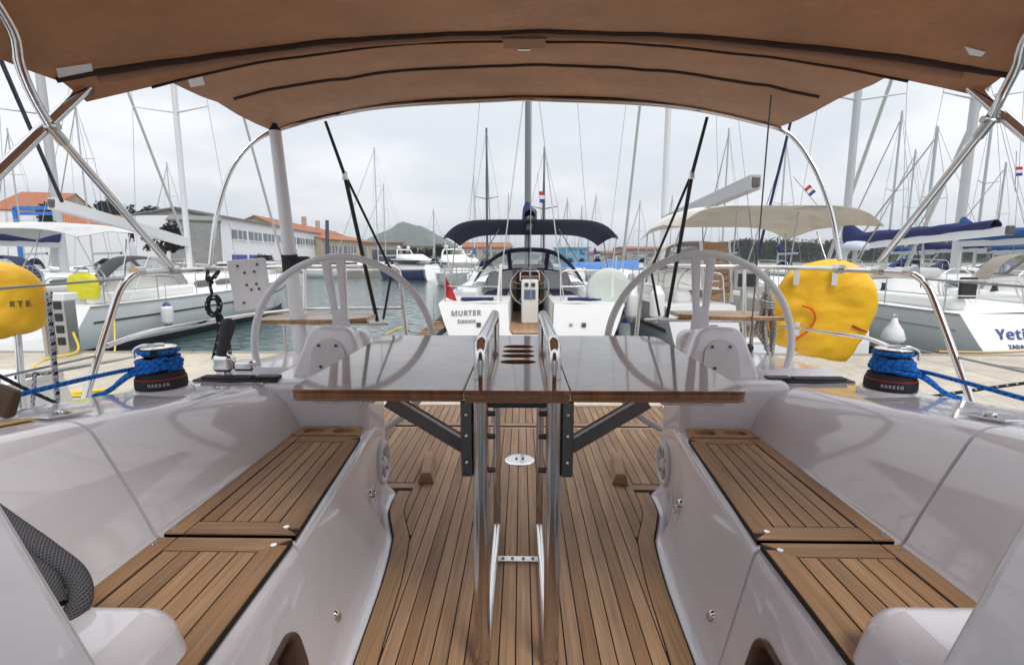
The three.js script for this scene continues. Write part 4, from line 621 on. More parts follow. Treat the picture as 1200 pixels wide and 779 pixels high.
{ // rope coil hanging on the right rail
  const k = P(898, 375, { d: 3.1 }), gs = []; const at = (px, py, dz = 0) => { const p = P(px, py, { d: 3.1 }); p.z += dz; return p; };
  for (let i = 0; i < 15; i++) { const w = rr(-11, 13), b = rr(-4, 5), z = rr(-0.03, 0.03), y = rr(395, 418); gs.push(rope([at(899 + b * 0.5, 345 + rr(-4, 4), z), at(897 + b + w * 0.5, 365, z), at(896 + b + w, 385 + rr(-4, 4), z), at(900 + b + w * 0.4, y, z * 0.6)], 0.008, 36, 6)); }
  for (let i = 0; i < 3; i++) { const q = []; for (let j = 0; j <= 14; j++) { const a = j / 14 * 6.6; q.push(at(900 + Math.cos(a) * 7, 352 + i * 3 + Math.sin(a) * 2, Math.sin(a) * 0.045)); } gs.push(rope(q, 0.008, 40, 6)); }
  gs.push(rope([at(899, 348), at(896, 330, 0.02), at(900, 316), at(903, 330, -0.02), at(901, 348)], 0.008, 40, 6));
  tag(mesh('rope_coil', merge(gs), M.ropeWhite), 'hank of off white mooring rope hanging from the stern rail', 'rope');
}
{ // flecked line on the left lifeline, black line, dark grey rope on the seat
  const at = (px, py, x) => P(px, py, { x });
  tag(mesh('flecked_line', merge([rope([at(52, 343, -1.72), at(54, 348, -1.68), at(57, 380, -1.69), at(61, 420, -1.7), at(66, 472, -1.7)], 0.0058, 60), rope([at(59, 343, -1.74), at(58, 360, -1.69), at(62, 400, -1.7), at(68, 470, -1.7)], 0.0058, 60), rope([at(40, 437, -1.71), at(39, 455, -1.7), at(37, 478, -1.7)], 0.006, 30), rope([at(39, 437, -1.71), at(52, 438, -1.7), at(62, 434, -1.7)], 0.006, 30)], false), M.ropeFleck), 'white rope with dark flecks tied down from the lifeline', 'rope');
  tag(mesh('black_line', rope([at(-10, 436, -1.6), at(30, 456, -1.62), at(70, 474, -1.66)], 0.006, 30), M.ropeBlack), 'thin black line crossing below the yellow cover with lettering', 'rope');
  tag(mesh('mooring_line', rope([P(1090, 465, { x: 1.7 }), P(1150, 456, { x: 1.9 }), P(1230, 445, { x: 2.2 })], 0.007, 30), M.ropeBlack), 'black mooring line leading away beside the rail foot', 'rope');
  const gs = []; const c = (px, py, d) => P(px, py, { d });
  gs.push(rope([c(-40, 580, 0.9), c(10, 616, 0.88), c(55, 648, 0.86), c(88, 676, 0.85), c(94, 700, 0.83), c(80, 730, 0.8)], 0.019, 80, 18)); gs.push(rope([c(-20, 628, 0.85), c(25, 655, 0.84), c(55, 680, 0.82), c(66, 710, 0.8)], 0.0165, 70, 18)); gs.push(rope([c(0, 676, 0.8), c(34, 694, 0.79), c(50, 720, 0.78)], 0.0165, 60, 18));
  tag(mesh('grey_rope', merge(gs), M.ropeGrey), 'thick dark grey braided rope lying by the arm rest', 'rope');
  const w = tag(mesh('wooden_toggle', rbox(0.06, 0.075, 0.03, 0.01), std({ color: lin(0.14, 0.08, 0.05), map: grain, roughness: 0.6 })), 'small brown wooden block where the blue rope leaves the coaming', 'block'); w.position.copy(P(4, 470, { x: -1.3 })); w.rotation.z = -0.4;
}

// ================================================================ OTHER BOATS
const hullK = [[-0.4, 0], [-0.25, 0.6], [0, 0.87], [0.25, 0.95], [0.6, 0.99], [1, 1]];
function boatForm({ L, B, fb, rake = 0.5, bow = 0.9, sternW = 0.86, tuck = 0.3 }) {
  const b = t => (B / 2) * (t < 0.4 ? sternW + (1 - sternW) * Math.sin(Math.PI / 2 * t / 0.4) : Math.max(0.015, 1 - Math.pow((t - 0.4) / 0.6, 2.3)));
  const s = t => fb * (0.96 + 0.28 * t * t * (0.6 + 0.4 * t));
  const z = (t, y) => -(t * L) - bow * Math.max(0, y / s(t)) * Math.pow(t, 5) + rake * (1 - Math.max(0, y) / s(t)) * Math.pow(1 - t, 14);
  const q = tuck, xa = (t, f) => { const k = f < 0 ? 0 : f, e = q * Math.pow(1 - t, 6); return b(t) * lerpT([[0, 0.87 - 0.2 * t - 0.3 * e], [0.25, 0.95 - 0.1 * t - 0.2 * e], [0.6, 0.99 - 0.08 * e], [1, 1]], k); };
  return { b, s, z, xa, L, B, fb };
}
function hullGeo(F, n = 22) {
  const rows = [];
  for (let i = 0; i <= n; i++) { const t = i / n, S = F.s(t), half = []; for (const f of [1, 0.8, 0.55, 0.3, 0.12, 0]) half.push([F.xa(t, f), S * f]); half.push([F.b(t) * 0.62 * (1 - 0.3 * t), -0.28], [0.001, -0.42 * (1 - t * 0.8)]);
    const p = half.map(([x, y]) => V(x, y, F.z(t, y))), q = half.slice(0, -1).reverse().map(([x, y]) => V(-x, y, F.z(t, y))); rows.push([...p, ...q]); }
  return loft(rows);
}
function band(F, f0, f1, side, off, t0 = 0, t1 = 0.985, n = 22, abs = false) { const A = [], C = []; for (let i = 0; i <= n; i++) { const t = t0 + (t1 - t0) * i / n, S = F.s(t), a = abs ? f0 / S : f0, c = abs ? f1 / S : f1; A.push(V(side * (F.xa(t, a) + off), S * a, F.z(t, S * a))); C.push(V(side * (F.xa(t, c) + off), S * c, F.z(t, S * c))); } return loft([A, C], { thick: -0.004 * side, flip: side > 0 }); }
function deckGeo(F, t0, t1, crown = 0.05, n = 20) { const rows = []; for (let i = 0; i <= n; i++) { const t = t0 + (t1 - t0) * i / n, S = F.s(t); rows.push(Array.from({ length: 9 }, (_, j) => { const u = -1 + j / 4; return V(F.b(t) * u * 0.998, S - 0.015 + crown * (1 - u * u) * F.B / 4, F.z(t, S)); })); } return loft(rows); }
function arch(w, h0, h1, z0, z1, n = 20, p = 2.4) { const r = []; for (let i = 0; i <= n; i++) { const u = -1 + 2 * i / n, k = Math.pow(Math.abs(u), p); r.push(V(w / 2 * (u - 0.0), h1 + (h0 - h1) * k, z1 + (z0 - z1) * k)); } return r; }
function canopy(o, name, mat, rows, poles, legs = M.steel) { mesh(name, loft(rows, { thick: 0.012 }), mat, o); for (const [a, b] of poles) mesh('canopy_leg', rod(a, b, 0.013, 0.013, 6), legs, o); }

function rig(o, F, { mastT = 0.46, mastH = 15, mastW = 0.17, mat = M.mastAlu, furl = M.sail, furlR = 0.06, boom = true, boomCover = null, boomY = 1.25, spreaders = 2, boomEnd = 0.1, boomMat = null, thick = 0.007, boomLift = 0, boomH = 0.17 }) {
  const S = F.s(mastT), zm = -mastT * F.L, base = S + 0.35, top = S + mastH;
  const m = mesh('mast', new THREE.CylinderGeometry(mastW * 0.42, mastW * 0.5, top - base, 12).scale(0.8, 1, 1).translate(0, (top + base) / 2, zm), mat, o);
  for (let k = 1; k <= spreaders; k++) { const y = base + (top - base) * k / (spreaders + 1), w = F.B * 0.33 * (1.15 - 0.18 * k); for (const s of [-1, 1]) mesh('spreader', rod(V(0, y, zm), V(s * w, y + 0.12, zm + 0.25), 0.035, 0.02, 6), mat, m); }
  for (const s of [-1, 1]) { const pts = [V(0, top - 0.15, zm)]; for (let k = spreaders; k >= 1; k--) { const y = base + (top - base) * k / (spreaders + 1), w = F.B * 0.33 * (1.15 - 0.18 * k); pts.push(V(s * w, y + 0.12, zm + 0.25)); } pts.push(V(s * F.b(mastT) * 0.94, S, zm + 0.15)); mesh('shroud', merge(pts.slice(1).map((p, i) => rod(pts[i], p, thick, thick, 5))), M.wire, o); }
  mesh('backstay', rod(V(0, top, zm), V(0, F.s(0.02), -0.25), thick, thick, 5), M.wire, o);
  const bt = V(0, F.s(0.99) + 0.1, F.z(0.985, F.s(0.98))); mesh('furled_headsail', rod(bt, V(0, top - 0.6, zm - 0.1), furlR, furlR * 0.55, 8), furl, o);
  if (boom) { const y = S + boomY, z1 = -boomEnd * F.L, a = V(0, y, zm + 0.12), b = V(0, y + 0.05 + boomLift, z1);
    mesh('boom', bar(a, b, boomH * 0.75, boomH), boomMat || mat, o); mesh('boom_end', rbox(0.14, 0.2, 0.1, 0.03, b.x, b.y, b.z), M.steelDark, o);
    mesh('mainsheet', rod(V(0, y, z1 * 0.55 + zm * 0.45), V(0, S + 0.2, z1 * 0.6 + zm * 0.4), 0.012, 0.012, 5), M.blackSoft, o);
    if (boomCover) { const rows = []; for (let i = 0; i <= 14; i++) { const t = i / 14, p = a.clone().lerp(b, t * 0.94), h = 0.36 - 0.18 * t + (t < 0.12 ? (0.12 - t) * 3.4 : 0), w = 0.16 - 0.05 * t; const r = []; for (let j = 0; j <= 12; j++) { const q = j / 12 * Math.PI * 2 + Math.PI / 2; r.push(V(p.x + Math.cos(q) * w * (1 + 0.1 * Math.sin(i * 2.3)), p.y + 0.06 + h * 0.5 + Math.sin(q) * h * 0.5 + 0.02 * Math.sin(i * 1.9 + j), p.z)); } rows.push(r); } mesh('sail_cover', loft(rows), boomCover, o); } }
}
function rails(o, F, { gateHalf = 0.5, h = 0.6 } = {}) {
  for (const s of [-1, 1]) {
    const S = F.s(0.03), p = (t, k, y) => V(s * F.b(t) * k, F.s(t) + y, -t * F.L - 0.1);
    for (const y of [h, h * 0.5]) mesh('stern_pulpit', pipe([p(0.16, 0.95, y), p(0.03, 0.95, y), V(s * gateHalf, S + y, -0.05 * F.L * 0.4 - 0.05), ...(y === h ? [V(s * gateHalf, S, -0.12)] : [])], 0.014, { corner: 0.12, n: 6, cap: false }), M.steel, o);
    for (const t of [0.03, 0.16]) mesh('pulpit_leg', rod(p(t, 0.95, 0), p(t, 0.95, h), 0.013, 0.013, 6), M.steel, o);
    const ts = [0.28, 0.4, 0.52, 0.64, 0.76, 0.88]; for (const t of ts) mesh('stanchion', rod(p(t, 0.95, 0), p(t, 0.95, h), 0.012, 0.012, 5), M.steel, o);
    for (const y of [h - 0.01, h * 0.5]) { const q = [p(0.16, 0.95, y), ...ts.map(t => p(t, 0.95, y)), p(0.97, 0.6, y)]; mesh('lifeline', merge(q.slice(1).map((b, i) => rod(q[i], b, 0.005, 0.005, 5))), M.wire, o); }
  }
  mesh('bow_pulpit', pipe([V(-F.b(0.9) * 0.9, F.s(0.9), -0.9 * F.L), V(-F.b(0.9) * 0.85, F.s(0.95) + h, -0.92 * F.L), V(0, F.s(1) + h, -F.L - 0.5), V(F.b(0.9) * 0.85, F.s(0.95) + h, -0.92 * F.L), V(F.b(0.9) * 0.9, F.s(0.9), -0.9 * F.L)], 0.014, { corner: 0.15, n: 6 }), M.steel, o);
}
function cabin(o, F, { t0 = 0.34, t1 = 0.74, w = 0.62, h = 0.42, windows = [[0.36, 0.42], [0.46, 0.6]] } = {}) {
  const half = t => F.b(t) * w * (1 - 0.35 * Math.pow(Math.max(0, (t - t0) / (t1 - t0)), 2)), top = t => F.s(t) + 0.03 + h * (1 - 0.75 * Math.pow((t - t0) / (t1 - t0), 2.2));
  const rows = []; for (let i = 0; i <= 14; i++) { const t = t0 + (t1 - t0) * i / 14, a = half(t), y0 = F.s(t) - 0.02, y1 = top(t), z = -t * F.L; rows.push(roundPath([V(-a, y0, z), V(-a * 0.86, y1 - 0.02, z), V(0, y1 + 0.05, z), V(a * 0.86, y1 - 0.02, z), V(a, y0, z)], [0, 0.12, 0.4, 0.12, 0], 3)); }
  const c = mesh('cabin', loft(rows, { flip: false }), M.deckWhite, o);
  mesh('cabin_back', (() => { const a = half(t0), y0 = F.s(t0) - 0.3, y1 = top(t0); return extrude([[-a, y0], [a, y0], [a * 0.86, y1 - 0.03], [0, y1 + 0.035], [-a * 0.86, y1 - 0.03]], 0.04).translate(0, 0, -t0 * F.L - 0.02); })(), M.deckWhite, c);
  for (const [wa, wb] of windows) for (const s of [-1, 1]) { const A = [], C = []; for (let i = 0; i <= 6; i++) { const t = wa + (wb - wa) * i / 6, a = half(t), y0 = F.s(t), y1 = top(t), f = (k) => V(s * (a + (a * 0.86 - a) * k + 0.008), y0 + (y1 - y0) * k, -t * F.L); const e = i === 0 ? 0.12 : i === 6 ? 0.1 : 0; A.push(f(0.28 + e * 0.3)); C.push(f(0.68 - e)); } mesh('cabin_window', loft([A, C], { thick: -0.006 * s, flip: s > 0 }), M.window, c); }
  return { top, half, t0 };
}
function sprayhood(o, F, C, mat, { len = 1.0, h = 0.62, w = 0.66, panes = 3 } = {}) {
  const z0 = -C.t0 * F.L + 0.35, yB = F.s(C.t0) + 0.25, W = F.b(C.t0) * 2 * w, top = C.top(C.t0) + h;
  const A = arch(W, yB - 0.1, top, z0 + 0.05, z0 + 0.1, 24, 3.0), Bm = arch(W * 0.97, yB - 0.05, top - 0.02, z0 - 0.35, z0 - 0.5, 24, 3.0), Cb = arch(W * 0.9, C.top(C.t0 + 0.08) - 0.12, C.top(C.t0 + 0.08) + 0.04, z0 - 0.4, z0 - len - 0.2, 24, 2.4);
  const hd = mesh('sprayhood', loft([A, Bm.map((p, i) => p.clone().lerp(A[i], 0.5).add(V(0, 0.015, 0))), Bm], { thick: 0.01 }), mat, o);
  const edge = (k) => Bm.map((p, i) => p.clone().lerp(Cb[i], k));
  mesh('hood_front', loft([Bm, edge(0.14)], { thick: 0.008 }), mat, hd); mesh('hood_front', loft([edge(0.9), Cb], { thick: 0.008 }), mat, hd);
  const cuts = panes === 3 ? [[0, 7], [8, 16], [17, 24]] : [[1, 23]]; for (const [a, b] of cuts) mesh('window_pane', loft([edge(0.14).slice(a, b + 1), edge(0.9).slice(a, b + 1)], { thick: 0.003 }), M.vinyl, hd);
  for (const q of panes === 3 ? [7, 16] : []) mesh('hood_front', loft([edge(0.1).slice(q, q + 2), edge(0.92).slice(q, q + 2)], { thick: 0.008 }), mat, hd);
}
function wheel(o, r, x, y, z, tilt = -0.25) { const w = mesh('wheel', new THREE.TorusGeometry(r, 0.016, 8, 36), M.steel, o); w.position.set(x, y, z); w.rotation.x = tilt; mesh('spokes', merge([0, 1, 2, 3, 4].map(k => rod(V(0, 0, 0), V(Math.sin(k * 1.2566) * r, Math.cos(k * 1.2566) * r, 0), 0.008, 0.008, 5))), M.steel, w); }
function transomGeo(F, notch, depth = 0.08) {
  const S = F.s(0), top = [], bot = []; const f = [1, 0.8, 0.55, 0.3, 0.12, 0];
  const pts = []; for (const k of f) pts.push([F.xa(0, k), S * k]); pts.push([F.b(0) * 0.62, -0.28], [0, -0.42], [-F.b(0) * 0.62, -0.28]); for (const k of [...f].reverse()) pts.push([-F.xa(0, k), S * k]);
  if (notch) { pts.push([-notch[0], S], [-notch[0] * 0.94, notch[1] + 0.06], [-notch[0] * 0.8, notch[1]], [notch[0] * 0.8, notch[1]], [notch[0] * 0.94, notch[1] + 0.06], [notch[0], S]); }
  const g = extrude(pts.reverse(), depth); const p = g.attributes.position; for (let i = 0; i < p.count; i++) { const y = p.getY(i); p.setZ(i, p.getZ(i) - depth + F.z(0, y) + 0.004); } g.computeVertexNormals(); return g;
}
function baseBoat(o, F, { hull = M.hullWhite, stripes = [[0.74, 0.79]], stripeMat = M.stripe, notch = null, bootH = 0.12, n = 22, deckT0 = 0.0 } = {}) {
  mesh('hull', hullGeo(F, n), hull, o); mesh('transom', transomGeo(F, notch), hull, o); mesh('deck', deckGeo(F, deckT0, 0.995), M.deckWhite, o);
  for (const s of [-1, 1]) { for (const [a, b] of stripes) mesh('hull_stripe', band(F, a, b, s, 0.004, 0.02, 0.97), stripeMat, o); mesh('boot_stripe', band(F, -0.02, bootH, s, 0.005, 0, 0.98, 22, true), M.boot, o); mesh('toe_rail', band(F, 0.965, 1.0, s, 0.012, 0.0, 0.985), M.alu, o); }
}
function fender(x, y, z, label, capMat = M.fenderBlue, h = 0.55, r = 0.115, botMat = null) {
  const o = thing('fender', label, 'fender', 'fenders hung between the boats'); o.position.set(x, y, z);
  mesh('body', lathe([[0, 0.06], [r * 0.7, 0.08], [r, 0.16], [r, h - 0.14], [r * 0.75, h - 0.06], [0, h - 0.05]], 20), M.fenderWhite, o);
  mesh('top_cap', lathe([[r * 0.78, h - 0.065], [r * 0.45, h + 0.0], [0.03, h + 0.03], [0, h + 0.03]], 16), capMat, o); mesh('bottom_cap', lathe([[0, 0.0], [0.03, 0.01], [r * 0.7, 0.082]], 16), botMat || capMat, o);
  mesh('lanyard', rod(V(0, h + 0.02, 0), V(0, h + 0.5, -0.02), 0.008, 0.008, 5), M.ropeWhite, o); return o;
}
function flag(px, py, d, w, h, label, cols, tilt = 0.5) { const o = thing('flag', label, 'flag', 'small flags in the rigging'); const c = P(px, py, { d }); o.position.copy(c); o.rotation.z = tilt;
  cols.forEach((m, k) => { const rows = [0, 1].map(j => Array.from({ length: 7 }, (_, i) => V(i / 6 * w, h / 2 - (k + j) * h / cols.length - 0.05 * w * (i / 6) * (i / 6), 0.05 * w * Math.sin(i * 1.3)))); mesh('stripe_cloth', loft(rows, { thick: 0.004 }), m, o); }); mesh('halyard', rod(V(0, -h * 2.2, 0), V(0, h * 2.2, 0), 0.008, 0.008, 5), M.wire, o); return o; }
const flagRed = std({ color: lin(0.5, 0.03, 0.04), roughness: 0.9 }), flagWhite = std({ color: lin(0.75, 0.75, 0.77), roughness: 0.9 }), flagBlue = std({ color: lin(0.03, 0.06, 0.3), roughness: 0.9 });

// ---- yacht with navy canopy, stern towards us ("MURTER")
{
  const x = 0.17, d = 9.35, F = boatForm({ L: 12.2, B: 3.85, fb: 1.42, rake: 0.55, sternW: 0.885, tuck: 1.3 });
  const o = thing('sailing_yacht', 'white sailing yacht with navy canopy, its lettered stern facing the table', 'sailing yacht', 'yachts moored along the far side of the quay'); o.position.set(x, WATER, -d);
  const S = F.s(0), nf = 0.82; baseBoat(o, F, { notch: [0.42, nf], stripes: [[0.8, 0.83]], deckT0: 0.3 });
  // aft deck in two halves either side of the walk-through
  for (const s of [-1, 1]) { const rows = []; for (let i = 0; i <= 8; i++) { const t = 0.34 * i / 8; rows.push([V(s * 0.42, S - 0.005 + 0.03, F.z(t, S) - 0.0), V(s * F.b(t) * 0.5, F.s(t) + 0.04, F.z(t, F.s(t))), V(s * F.b(t) * 0.998, F.s(t), F.z(t, F.s(t)))]); } mesh('side_deck', loft(rows, { flip: s < 0, thick: 0.03 }), M.deckWhite, o);
    mesh('cockpit_side', box(0.03, 0.7, 3.9, s * 0.42, S - 0.33, -2.2), M.deckWhite, o);
    mesh('coaming', rbox(0.34, 0.24, 3.3, 0.08, s * 1.2, S + 0.11, -2.3, 4), M.deckWhite, o); mesh('seat_cushion', rbox(0.5, 0.05, 1.9, 0.02, s * 0.75, S + 0.03, -2.6, 3), M.navySail, o);
    mesh('corner_cushion', rbox(0.62, 0.04, 0.3, 0.018, s * 1.02, S + 0.062, -0.42, 3), M.navySail, o);
    const cc = new THREE.Shape(); cc.absellipse(0, 0, 0.42, 0.3, 0, 6.2832); const rk = Math.atan2(0.55, S); mesh('stern_recess', extrude(cc, 0.024, { bevel: 0.009, seg: 2, curve: 28 }).rotateX(-rk).translate(s * 0.86, S - 0.5, F.z(0, S - 0.5) - 0.006), M.gelMatt, o); mesh('vent_plate', rbox(0.08, 0.08, 0.03, 0.01, s * 0.95, S - 0.36, F.z(0, S - 0.36) + 0.03), M.steelDark, o); mesh('vent_plate', rbox(0.06, 0.06, 0.03, 0.01, s * 0.72, S - 0.35, F.z(0, S - 0.35) + 0.03), M.steel, o); }
  mesh('cockpit_floor', box(0.86, 0.04, 3.9, 0, nf - 0.03, -2.2), TEAK[1], o); mesh('stern_step', rbox(0.7, 0.06, 0.3, 0.02, 0, nf + 0.02, -0.05), TEAK[3], o); mesh('boarding_ladder', merge([-1, 1].map(s => rod(V(s * 0.15, nf, 0.3), V(s * 0.15, 0.1, 0.55), 0.012))), M.steel, o);
  const C = cabin(o, F, { t0: 0.33, t1: 0.75, h: 0.4 }); const zb = -0.33 * F.L + 0.03;
  mesh('companionway', box(0.62, 0.78, 0.05, 0, S + 0.12, zb), M.black, o); mesh('door_frame', merge([box(0.09, 0.84, 0.07, -0.36, S + 0.12, zb), box(0.09, 0.84, 0.07, 0.36, S + 0.12, zb)]), TEAKSEAT[1], o); mesh('door_panel', rbox(0.56, 0.16, 0.03, 0.01, 0, S + 0.36, zb + 0.05), std({ color: lin(0.12, 0.03, 0.02), roughness: 0.5 }), o); mesh('hatch_cover', rbox(0.85, 0.1, 0.7, 0.04, 0, S + 0.62, zb - 0.25, 3), M.deckWhite, o);
  sprayhood(o, F, C, M.navy, { len: 0.9, h: 0.63, w: 0.74 });
  // steering console with instruments
  mesh('console', rbox(0.36, 0.95, 0.26, 0.05, 0, nf + 0.46, -1.55, 3), M.deckWhite, o); mesh('instrument_screen', rbox(0.24, 0.2, 0.02, 0.01, 0, nf + 0.62, -1.41), std({ color: lin(0.12, 0.16, 0.24), roughness: 0.2 }), o); for (const q of [-0.07, 0.07]) mesh('instrument', new THREE.CylinderGeometry(0.045, 0.045, 0.02, 16).rotateX(Math.PI / 2).translate(q, nf + 0.82, -1.41), M.stripe, o); mesh('console_rail', pipe([V(-0.2, nf + 0.9, -1.5), V(-0.2, nf + 1.1, -1.55), V(0.2, nf + 1.1, -1.55), V(0.2, nf + 0.9, -1.5)], 0.014, { corner: 0.07 }), M.steel, o); mesh('table_top', rbox(0.4, 0.03, 0.5, 0.01, 0, nf + 0.98, -1.75), TEAKSEAT[2], o);
  wheel(o, 0.42, 0, nf + 0.75, -1.85);
  const bw = 3.5, by = WATER; const yC = P(616, 262, { d: d + 2.6 }).y - WATER, yE = yC - 0.34;
  canopy(o, 'bimini', M.navy, [arch(bw, yE - 0.05, yC - 0.02, -1.0, -1.0, 34, 7), arch(bw * 1.02, yE + 0.0, yC + 0.04, -1.9, -1.9, 34, 7), arch(bw * 1.02, yE - 0.03, yC + 0.02, -2.7, -2.7, 34, 7), arch(bw * 0.98, yE - 0.14, yC - 0.2, -3.5, -3.6, 34, 6)], [-1, 1].flatMap(s => [[V(s * 1.6, S + 0.5, -0.9), V(s * bw / 2 * 0.99, yE + 0.03, -1.1)], [V(s * 1.6, S + 0.5, -1.1), V(s * bw / 2 * 0.97, yE, -2.6)], [V(s * 1.5, S + 0.3, -3.4), V(s * 0.7, yC - 0.1, -2.9)]]));
  rails(o, F, { gateHalf: 0.55 }); rig(o, F, { mastT: 0.44, mastH: 16, mastW: 0.24, mat: std({ color: lin(0.2, 0.205, 0.22), metalness: 0.3, roughness: 0.45 }), boomCover: M.navySail, boomY: 1.5, furl: M.sail, boomEnd: 0.14 });
  mesh('radar_reflector', new THREE.CapsuleGeometry(0.13, 0.28, 4, 12).translate(0.12, 3.3, -0.44 * 12.2 + 0.2), M.stripe, o);
  const tz = F.z(0, 0.8) + 0.09; const ti = Math.atan2(0.55, S) * -1;
  const nm = (s, sz, xx, yy, m, r = 0) => mesh('stern_lettering', text(s, sz, 0.006).rotateZ(r).rotateX(ti).translate(xx, yy, F.z(0, yy) + 0.012), m, o);
  nm('MURTER', 0.1, -1.18, S - 0.16, M.text, 0.03); nm('ŠIBENIK', 0.062, -1.17, S - 0.3, M.text, 0.03);
  for (const s of [-1, 1]) mesh('backstay_leg', rod(V(0, 6.4, -1.2), V(s * 0.62, S + 0.05, -0.25), 0.012, 0.012, 6), M.mastAlu, o); mesh('stay_cover', rod(V(-0.62, S - 0.05, -0.22), V(-0.56, S + 0.72, -0.3), 0.032, 0.03, 10), M.whitePaint, o);
  fender(x - 1.88, WATER + 0.42, -d - 0.5, 'white fender with blue tip hanging at the lettered corner of the navy yacht'); fender(x + 1.86, WATER + 0.45, -d - 0.7, 'white fender with blue tip hanging below the round pale buoy cover');
  const lb = thing('round_buoy_cover', 'pale round buoy cover on the navy canopied yacht', 'lifebuoy'); mesh('cover', lathe([[0, 0.07], [0.25, 0.075], [0.38, 0.05], [0.42, 0], [0.38, -0.05], [0, -0.06]], 32).rotateX(Math.PI / 2), std({ color: lin(0.55, 0.6, 0.56), roughness: 0.55, bumpMap: plyB, bumpScale: 0.01 }), lb); mesh('strap', rbox(0.05, 0.5, 0.02, 0.005, 0.06, 0.1, 0.07), M.fenderWhite, lb); lb.position.copy(P(713, 340, { d: d + 0.35 })); 
  const rf = thing('ensign', 'red ensign hanging folded at the stern of the navy yacht', 'flag'); const rp = P(521, 352, { d: d + 0.5 }); mesh('staff', rod(V(0, -0.05, 0), V(0.02, 0.5, -0.05), 0.012, 0.01, 6), M.whitePaint, rf); mesh('cloth', loft([0, 1, 2, 3, 4].map(j => Array.from({ length: 6 }, (_, i) => V(0.02 + i * 0.03 * (0.4 + j * 0.3), 0.46 - j * 0.1 - i * 0.02, 0.03 * Math.sin(i * 2 + j)))), { thick: 0.004 }), flagRed, rf); rf.position.copy(rp);
  // gangway from the stern to the quay
  const gw = thing('gangway', 'narrow wooden gangway leading from the navy yacht to the quay', 'gangway'); const g0 = P(519, 372, { d: d + 0.25 }), g1 = P(474, 406, { y: QUAY + 0.06 }); mesh('side_beam', bar(g0, g1, 0.05, 0.09), M.stripe, gw); mesh('side_beam', bar(g0.clone().add(V(0.32, 0, 0)), g1.clone().add(V(0.32, 0, 0)), 0.05, 0.09), M.stripe, gw); for (let k = 0; k < 14; k++) { const c = g0.clone().lerp(g1, (k + 0.5) / 14); mesh('slat', rbox(0.36, 0.02, 0.11, 0.004, c.x + 0.16, c.y + 0.05, c.z), TEAK[k % 5], gw); }
}
// ---- left yacht: white canopy, long side to us
{
  const x = -11.05, d = 10.9, F = boatForm({ L: 12.4, B: 3.75, fb: 1.2, rake: 0.75, sternW: 0.9 });
  const o = thing('sailing_yacht', 'white sailing yacht with white canopy and lemon buoy cover, dark line along its side', 'sailing yacht', 'yachts moored along the far side of the quay'); o.position.set(x, WATER, -d);
  baseBoat(o, F, { stripes: [[0.66, 0.7]], bootH: 0.2 }); const S = F.s(0);
  const C = cabin(o, F, { t0: 0.32, t1: 0.76, h: 0.45, w: 0.7, windows: [[0.35, 0.41], [0.44, 0.62]] });
  sprayhood(o, F, C, M.greyCloth, { len: 1.0, h: 0.6, w: 0.72 });
  for (const s of [-1, 1]) { mesh('coaming', rbox(0.3, 0.3, 3.6, 0.1, s * 1.3, S + 0.14, -2.2, 4), M.deckWhite, o); wheel(o, 0.42, s * 0.75, S + 0.45, -1.1); for (const [t0, t1] of [[0.42, 0.45], [0.6, 0.65]]) mesh('hull_window', band(F, 0.62, 0.76, s, 0.007, t0, t1, 4), M.window, o); }
  const bw = 3.3, yT = 2.95; canopy(o, 'bimini', M.whiteCloth, [arch(bw, yT - 0.32, yT - 0.12, 0.1, 0.0, 24, 3), arch(bw * 1.03, yT - 0.16, yT + 0.05, -0.7, -0.7, 24, 3), arch(bw, yT - 0.16, yT + 0.06, -1.6, -1.6, 24, 3), arch(bw * 0.96, yT - 0.28, yT - 0.06, -2.4, -2.5, 24, 3)], [-1, 1].flatMap(s => [[V(s * 1.55, S, -0.8), V(s * bw / 2 * 0.98, yT - 0.3, 0.05)], [V(s * 1.55, S, -0.9), V(s * bw / 2, yT - 0.2, -1.4)], [V(s * 1.55, S, -1.3), V(s * bw / 2 * 0.95, yT - 0.3, -2.4)]]), M.whitePaint);
  rails(o, F, {}); rig(o, F, { mastT: 0.49, mastH: 16, mastW: 0.21, mat: M.mastWhite, boomY: 1.5, boomEnd: 0.1, boomLift: 0.7, boomMat: M.mastWhite, boomH: 0.27 });
  fender(P(196, 372, { x: -9.05 }).x, P(196, 384, { x: -9.05 }).y, P(196, 372, { x: -9.05 }).z, 'white fender with navy tips hanging on the side of the white canopied yacht', std({ color: lin(0.04, 0.05, 0.2), roughness: 0.4 }), 0.62, 0.14, M.black); const f2 = P(283, 362, { x: -9.1 }); fender(f2.x, f2.y, f2.z, 'white fender showing just past the white mounting board', std({ color: lin(0.04, 0.05, 0.2), roughness: 0.4 }), 0.6, 0.13, M.black);
  const lc = thing('lemon_buoy_cover', 'lemon yellow horseshoe buoy cover on the stern of the white canopied yacht', 'lifebuoy'); mesh('cover', pillow(0, 0, 0.2, (u0, v0) => { const u = u0 * Math.sqrt(1 - 0.38 * v0 * v0 * (v0 > 0 ? 1 : 0.4)), v = v0 * Math.sqrt(1 - 0.38 * u0 * u0 * (v0 > 0 ? 1 : 0.3)); return [u * 0.36, v * 0.3]; }, 0.008, 9), M.lemon, lc); mesh('bracket', rod(V(0, -0.25, 0), V(0, -0.55, 0), 0.02), M.steel, lc); lc.position.copy(P(97, 335, { d: d + 0.4 }));
}
